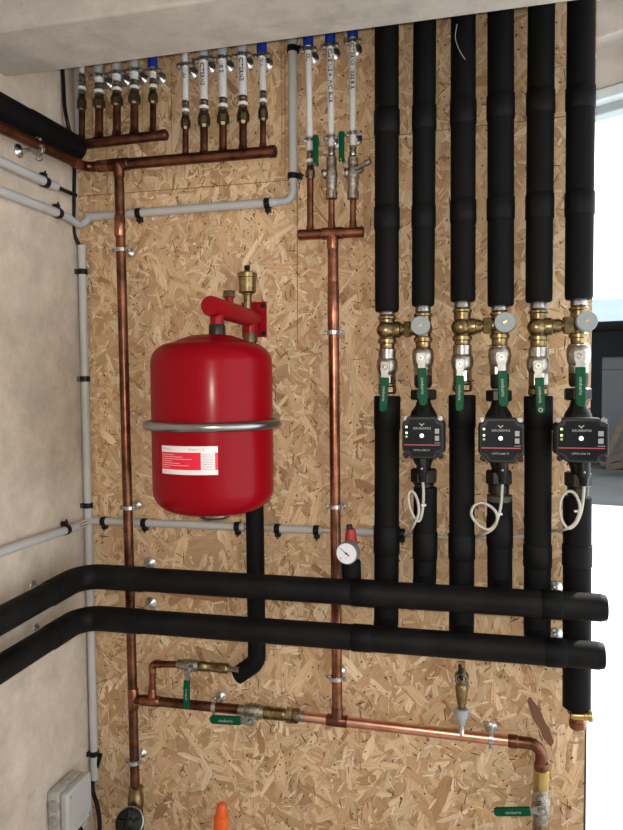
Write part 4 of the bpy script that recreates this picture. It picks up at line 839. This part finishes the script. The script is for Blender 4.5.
pump(1, 498.6, (479.6,523.3,417.8,462.8), (390,401), (470.5,483.5), (497,508,462,484),
     [(502.5,482,-.130),(502,490,-.120),(501.2,503,b_),(498.8,515,b_),(494.5,525,b_),(487.5,529.5,b_),(477.5,524,b_),(471.4,514.5,b_),(474,506,b_),(481,502.8,b_),(489,505.5,b_),(495.5,511.5,b_-.004),(497.2,519,b_-.004),(493.5,528,b_),(484.5,534,-.098),(476.5,536.6,-.055),(468,537.2,-.020)])
pump(2, 577.8, (557,607.4,418,462.8), (388,400), (472,486), (577.5,590,464,486),
     [(584,484,-.130),(583.6,492,-.120),(582.6,503,b_),(580.4,514,b_),(575.5,524,b_),(568.5,528.3,b_),(562.5,521.5,b_),(559.8,509,b_),(562,497.5,b_),(568.2,491.3,b_),(575,494,b_),(579.3,503.5,b_-.004),(579.2,513,b_-.004),(574.5,523.5,b_),(566,529.0,-.106),(558,530.4,-.075),(549,531.2,-.03),(540,533,-.014)])

# ---------------------------------------------------------------- pressure gauge
t = thing('pressure_gauge', 'round white pressure gauge with red cap on the upper foam manifold', 'gauge', P(351, 580, -.10))
a, b = P(351.5, 584, -.105), P(350.5, 545, -.105); mb = MB(); mb.lathe(a, b, [(0,9.8*S(a)),(.55,9.7*S(a)),(.62,9*S(a)),(.64,6*S(a)),(1,6*S(a))], 24); mb.build('foam_stub', 'foam', t)
mb = MB(); vl(mb, 351, 547, 350.4, 524, -.105, [(547,6.4),(541.8,6.6),(541.4,6.3),(530,4.8),(528.8,4.2)], 12); mb.build('cap', 'red_cap', t)
mb = MB(); vl(mb, 351, 547, 349.2, 524, -.105, [(530,3.2),(526,3.2),(524.6,2.6)], 14); mb.build('cap_tip', 'black', t)
gc = P(346.4, 553.6, -.150); gn = Vector((-.10,-1,.03)).normalized(); rg = 11.1*S(gc); mb = MB()
mb.lathe(gc-gn*.026, gc, [(0,rg*.85),(.1,rg*.98),(.9,rg*1.03),(1,rg*.97)], 36); mb.build('case', 'rim', t)
gq = P(350.6, 553, -.105); mb = MB(); mb.lathe(gq, gc-gn*.02, [(0,.009),(1,.009)], 14); mb.build('neck', 'bronze', t)
mb = MB(); mb.lathe(gc-gn*.0004, gc+gn*.0006, [(0,rg*.93),(1,rg*.92)], 36); fc = mb.build('dial', 'dial', t)
gu = gn.cross(EZ).normalized()*-1; gu = gu if gu.x > 0 else -gu; gv = EZ - gn*EZ.dot(gn)
mb = MB(); dirn = (gu*-.78+gv*.62).normalized(); sd_ = dirn.cross(gn).normalized()
mb.prism([(-.35*rg,-.0011),(.78*rg,-.0003),(.78*rg,.0003),(-.35*rg,.0011)], gc+gn*.0012, dirn, sd_, gn*.0006); mb.lathe(gc+gn*.0005, gc+gn*.0026, [(0,.0023),(1,.0018)], 14); mb.build('needle', 'black', fc)
mb = MB()
for k_ in range(17):
    a_ = math.radians(225-270*k_/16); e_ = gu*math.cos(a_)+gv*math.sin(a_); s_ = e_.cross(gn); l_ = .12 if k_ % 4 == 0 else .06
    mb.prism([((.85-l_)*rg,-.0002),(.85*rg,-.0002),(.85*rg,.0002),((.85-l_)*rg,.0002)], gc+gn*.0008, e_, s_, gn*.0002)
mb.build('scale_marks', 'print_grey', fc)
mb = MB(); mb.text('bar', .0042, lambda u,v: gc+gn*.0009+gu*u+gv*(v-.0085), 'CENTER'); 
for k_ in range(5):
    a_ = math.radians(225-270*k_/4); e_ = (gu*math.cos(a_)+gv*math.sin(a_))*rg*.62; mb.text(str(k_), .0036, lambda u,v,e_=e_: gc+gn*.0009+gu*u+gv*v+e_, 'CENTER')
mb.build('numerals', 'print_grey', fc, recalc=False)
mb = MB(); e_ = gu*-.55*rg-gv*.42*rg; mb.prism([(-.001,-.0012),(.0012,-.0012),(.0012,.0012),(-.001,.0012)], gc+gn*.0009+e_, gu, gv, gn*.0002); mb.build('red_mark', 'pump_red', fc)

# ---------------------------------------------------------------- conduits, clips, cables and the junction box
def tube_thing(name, pts, r, m_, label, cat, R=0, group=None, seg=18, sm=False):
    mb = MB(); mb.tube(smooth_path(pts) if sm else pts, r, seg, R=R); return tag(mb.build(name, m_, None), label, cat, group)
rk = .0100
t = thing('conduit', 'grey conduit crossing under the manifolds and bending up to the beam', 'conduit', P(190, 211, YK))
p0, pb_, pt = P(88, 217, YK), P(293.2, 200.6, YK), P(292.4, 40, YK); du = (pt-pb_).normalized(); pe = pb_ + du*((CEIL-.003-pb_.z)/du.z); dh = (p0-pb_).normalized()
mb = MB(); mb.tube([p0, pb_+dh*.035], rk, 18); mb.build('tube', 'conduit', t); mb = MB(); mb.tube([pb_+du*.040, pe], rk, 18); mb.build('tube', 'conduit', t)
mb = MB(); mb.tube([pb_+dh*.045, pb_, pb_+du*.055], rk*.86, 18, R=.035); mb.build('bend', 'sleeve_grey', t)
for x, y, l in ((139,213.2,'clip on the grey cross conduit right of the left copper drop'),(267.5,203.2,'clip on the grey cross conduit just before its bend')): conduit_clip(P(x,y,YK), dh, rk, -EY, 'black '+l, tab=-1)
for x, y, l in ((292.4,49.3,'clip on the upright grey conduit under the beam'),(293,176.3,'clip on the upright grey conduit above its bend')): conduit_clip(P(x,y,YK), EZ, rk, -EY, 'black '+l, tab=1)
# left wall conduits
def wall_conduit(xa, ya, xb, yb, label, clips, ext=.35):
    X_ = rk+.003; a, b = PX(xa, ya, X_), PX(xb, yb, X_); d = (b-a).normalized(); a = a - d*ext
    tube_thing('conduit', [a, b], rk, 'conduit', label, 'conduit')
    for x, y, l in clips: conduit_clip(PX(x, y, X_), d, rk, EX, 'black '+l, tab=-1)
    return b, d
e1, d1 = wall_conduit(0, 161, 56, 186.8, 'upper of two grey conduits on the left wall, its black cable leaving the end', [(45,182,'clip on the upper left-wall conduit')])
e2, d2 = wall_conduit(0, 190.6, 68, 217, 'second grey conduit on the left wall, running to the corner joint', [(58,213,'clip on the second left-wall conduit beside the corner')])
e3, d3 = wall_conduit(0, 552, 77, 526.5, 'lowest grey conduit on the left wall, above the foam manifolds', [(66,529.8,'clip on the lowest left-wall conduit')])
tube_thing('cable', [e1-d1*.012, e1+d1*.03+EX*.001, PX(73,194,.022)+EY*.012], .0048, 'black', 'short black cable bowing from the upper left-wall conduit to the corner', 'cable', sm=True)
tube_thing('conduit_joint', [e2-d2*.004, Vector((.016,-.020,e2.z-.012)), P(90,216.8,YK)], .0088, 'sleeve_grey', 'pale bent conduit joint in the corner, under the copper elbow', 'conduit joint', R=.03)
for k_, dz in enumerate((.007, 0, -.007)):
    a = e3-d3*.01+EZ*dz; b = P(92, 521, YK)+EZ*dz
    tag(MB().tube([a, Vector((.016,-.034,(a.z+b.z)/2)), b], .0024, 10, R=.02).build('white_cable', 'cable', None), ['top','middle','bottom'][k_] + ' white cable of the three crossing the corner between conduit ends', 'cable', 'white cables in the corner')
# conduit under the vessel
for (xa, ya, xb, yb, l, cl) in ((90,520.6,245,527,'grey conduit from the corner to the foam drop below the red vessel',((104,521.3,'near the corner end of the low cross conduit'),(144.5,523,'left of the red vessel on the low cross conduit'),(237.5,526.6,'at the foam drop on the low cross conduit'))),(273,528.5,322,530.4,'short grey conduit between the foam drop and the copper drop',((277.5,528.6,'at the left end of the short conduit'),(316.5,530.2,'at the right end of the short conduit'))),(349,531.5,398,533,'grey conduit from behind the gauge to the leftmost riser',((402,533.6,'behind the leftmost riser, where cables enter'),))):
    a, b = P(xa,ya,YK), P(xb,yb,YK); tube_thing('conduit', [a, b], rk*.92, 'conduit', l, 'conduit')
    for x, y, c in cl: conduit_clip(P(x,y,YK), (b-a), rk*.92, -EY, 'black clip ' + c, tab=1)
tube_thing('white_cable', [P(244,526.8,YK), P(262,527.6,-.007), P(275,528.4,YK)], .0045, 'cable', 'white cable bridging the gap behind the foam drop', 'cable')
tube_thing('white_cable', [P(321,530.2,YK), P(336,530.8,YK+.004), P(350,531.4,YK)], .0045, 'cable', 'white cable passing behind the copper drop to the gauge', 'cable', sm=True)
tube_thing('white_cable', [P(396,533,YK), P(430,536.6,YK), P(470,537.4,YK), P(520,536.5,YK), P(542,533,YK)], .0042, 'cable', 'white supply cable running level behind the foam risers to the pumps', 'cable', sm=True)
# corner conduit, its clips and the black cable
xc = .0135; a, b = PX(72.5, 246, xc), PX(88.5, 790, xc); a.y = b.y = -.0140; a.x = b.x = .0135
a.z = P(73, 246, -.014).z; b.z = P(88, 778, -.014).z
tube_thing('conduit', [b, a], .0098, 'conduit', 'tall grey conduit in the corner, down to the junction box', 'conduit')
for y, l in ((379,'clip on the corner conduit level with the red vessel top'),(505,'clip on the corner conduit above the white cables'),(751,'clip on the corner conduit above the junction box'),(272,'topmost clip on the corner conduit')):
    q = Vector((.0135,-.0140,P(80,y,-.014).z)); conduit_clip(q, EZ, .0098, Vector((.6,-.8,0)).normalized(), 'black '+l, tab=-1)
q = Vector((.0125,-.0130,P(72,150,-.013).z)); tube_thing('conduit', [q, Vector((.0125,-.0130,CEIL-.003))], .0095, 'conduit', 'grey conduit in the corner above the thick foam pipe', 'conduit')
tube_thing('cable', [Vector((.004,-.075,CEIL-.004)), PX(63,76,.006), PX(64.5,105,.009), PX(68,125,.016), P(74,150,-.026), P(74,200,-.026), P(74,232,-.026), Vector((.0135,-.0140,a.z-.01))], .0046, 'black', 'black cable hanging in the corner, entering the tall grey conduit', 'cable', sm=True)
# junction box
X1 = .054; f1 = PX(67.5, 796, X1); bk = PX(91.5, 771, X1); y0 = f1.y; y1 = min(bk.y, -.004); zt3 = (f1.z+bk.z)/2; zb3 = PX(69.7,826.6,X1).z
zb3 = zt3-.105
t = thing('junction_box', 'grey plastic junction box with round grommets on the left wall', 'junction box', Vector((.03,(y0+y1)/2,zb3)))
mb = MB(); mb.box((.0005,y0,zb3),(X1*.62,y1,zt3)); mb.build('body', 'box', t, bevel=.006)
mb = MB(); mb.box((X1*.62,y0-.0012,zb3-.0012),(X1,y1+.0012,zt3+.0012)); ld_ = mb.build('lid', 'box', t, bevel=.006)
for xx, zz in ((.019, zt3-.030),(.019, zt3-.066)):
    q = Vector((xx, y0, zz)); mb = MB(); mb.lathe(q+EY*.002, q-EY*.006, [(0,.0142),(.5,.0142),(.6,.0115),(.8,.0115),(.85,.006),(1,.005)], 24); mb.build('grommet', 'box_dark', t)
q = Vector((.020, (y0+y1)/2, zt3)); mb = MB(); mb.lathe(q-EZ*.002, q+EZ*.005, [(0,.0145),(.5,.0142),(.6,.0115),(.8,.011),(.85,.007),(1,.006)], 24); mb.build('grommet', 'box_dark', t)
for yy, zz in ((y0+.012, zt3-.012),(y1-.012, zb3+.012)):
    q = Vector((X1, yy, zz)); mb = MB(); mb.lathe(q-EX*.001, q+EX*.0015, [(0,.004),(1,.0035)], 14); mb.build('lid_screw', 'box_dark', ld_)
mb = MB(); mb.text('WISKA', .009, lambda u,v: Vector((X1+.0014, y1-.045+u, zb3+.022+v)), 'CENTER'); mb.build('lettering', 'print_grey', ld_, recalc=False); mb = MB(); mb.prism([(0,0),(.004,0),(.002,.005)], Vector((X1+.0014, y0+.028, zb3+.016)), EY, EZ, EX*.0002); mb.build('printed_mark', 'print_grey', ld_)
tube_thing('cable', [Vector((.030,-.012,zt3-.004)), P(92.5,785,-.014), P(97,805,-.03), P(99.5,822,-.035), P(99.5,850,-.03), Vector((P(99.5,850,-.03).x,-.03,0))], .0055, 'black', 'black cable dropping beside the junction box, nearer the board', 'cable', sm=True)
tube_thing('cable', [Vector((.034,(y0+y1)/2+.02,zb3+.004)), Vector((.036,(y0+y1)/2+.022,zb3-.02)), Vector((.040,(y0+y1)/2+.04,zb3-.09)), Vector((.042,(y0+y1)/2+.045,0))], .0062, 'black', 'black cable leaving the underside of the junction box', 'cable', sm=True)
# orange fitting rising into the frame
oc = P(220, 806, -.05); t = thing('hose_connector', 'orange plastic hose connector standing up at the bottom of the board', 'hose connector', oc-EZ*.30)
mb = MB(); vl(mb, 220.5, 845, 221.5, 803, -.05, [(845,7.2),(818,7.2),(815.5,7.0),(814.5,5.6),(812,5.8),(805,4.6),(803.6,3.6),(803,2)], 20); mb.build('nozzle', 'orange', t)
mb = MB(); q = P(220.5, 845, -.05); mb.tube([q+EZ*.012, Vector((q.x,q.y,0))], .0125, 18); mb.build('hose', 'orange', t)
mb = MB(); mb.box((q.x-.012,-.052,q.z-.03),(q.x+.012,-.0026,q.z-.014)); mb.build('wall_tab', 'orange', t, bevel=.002)
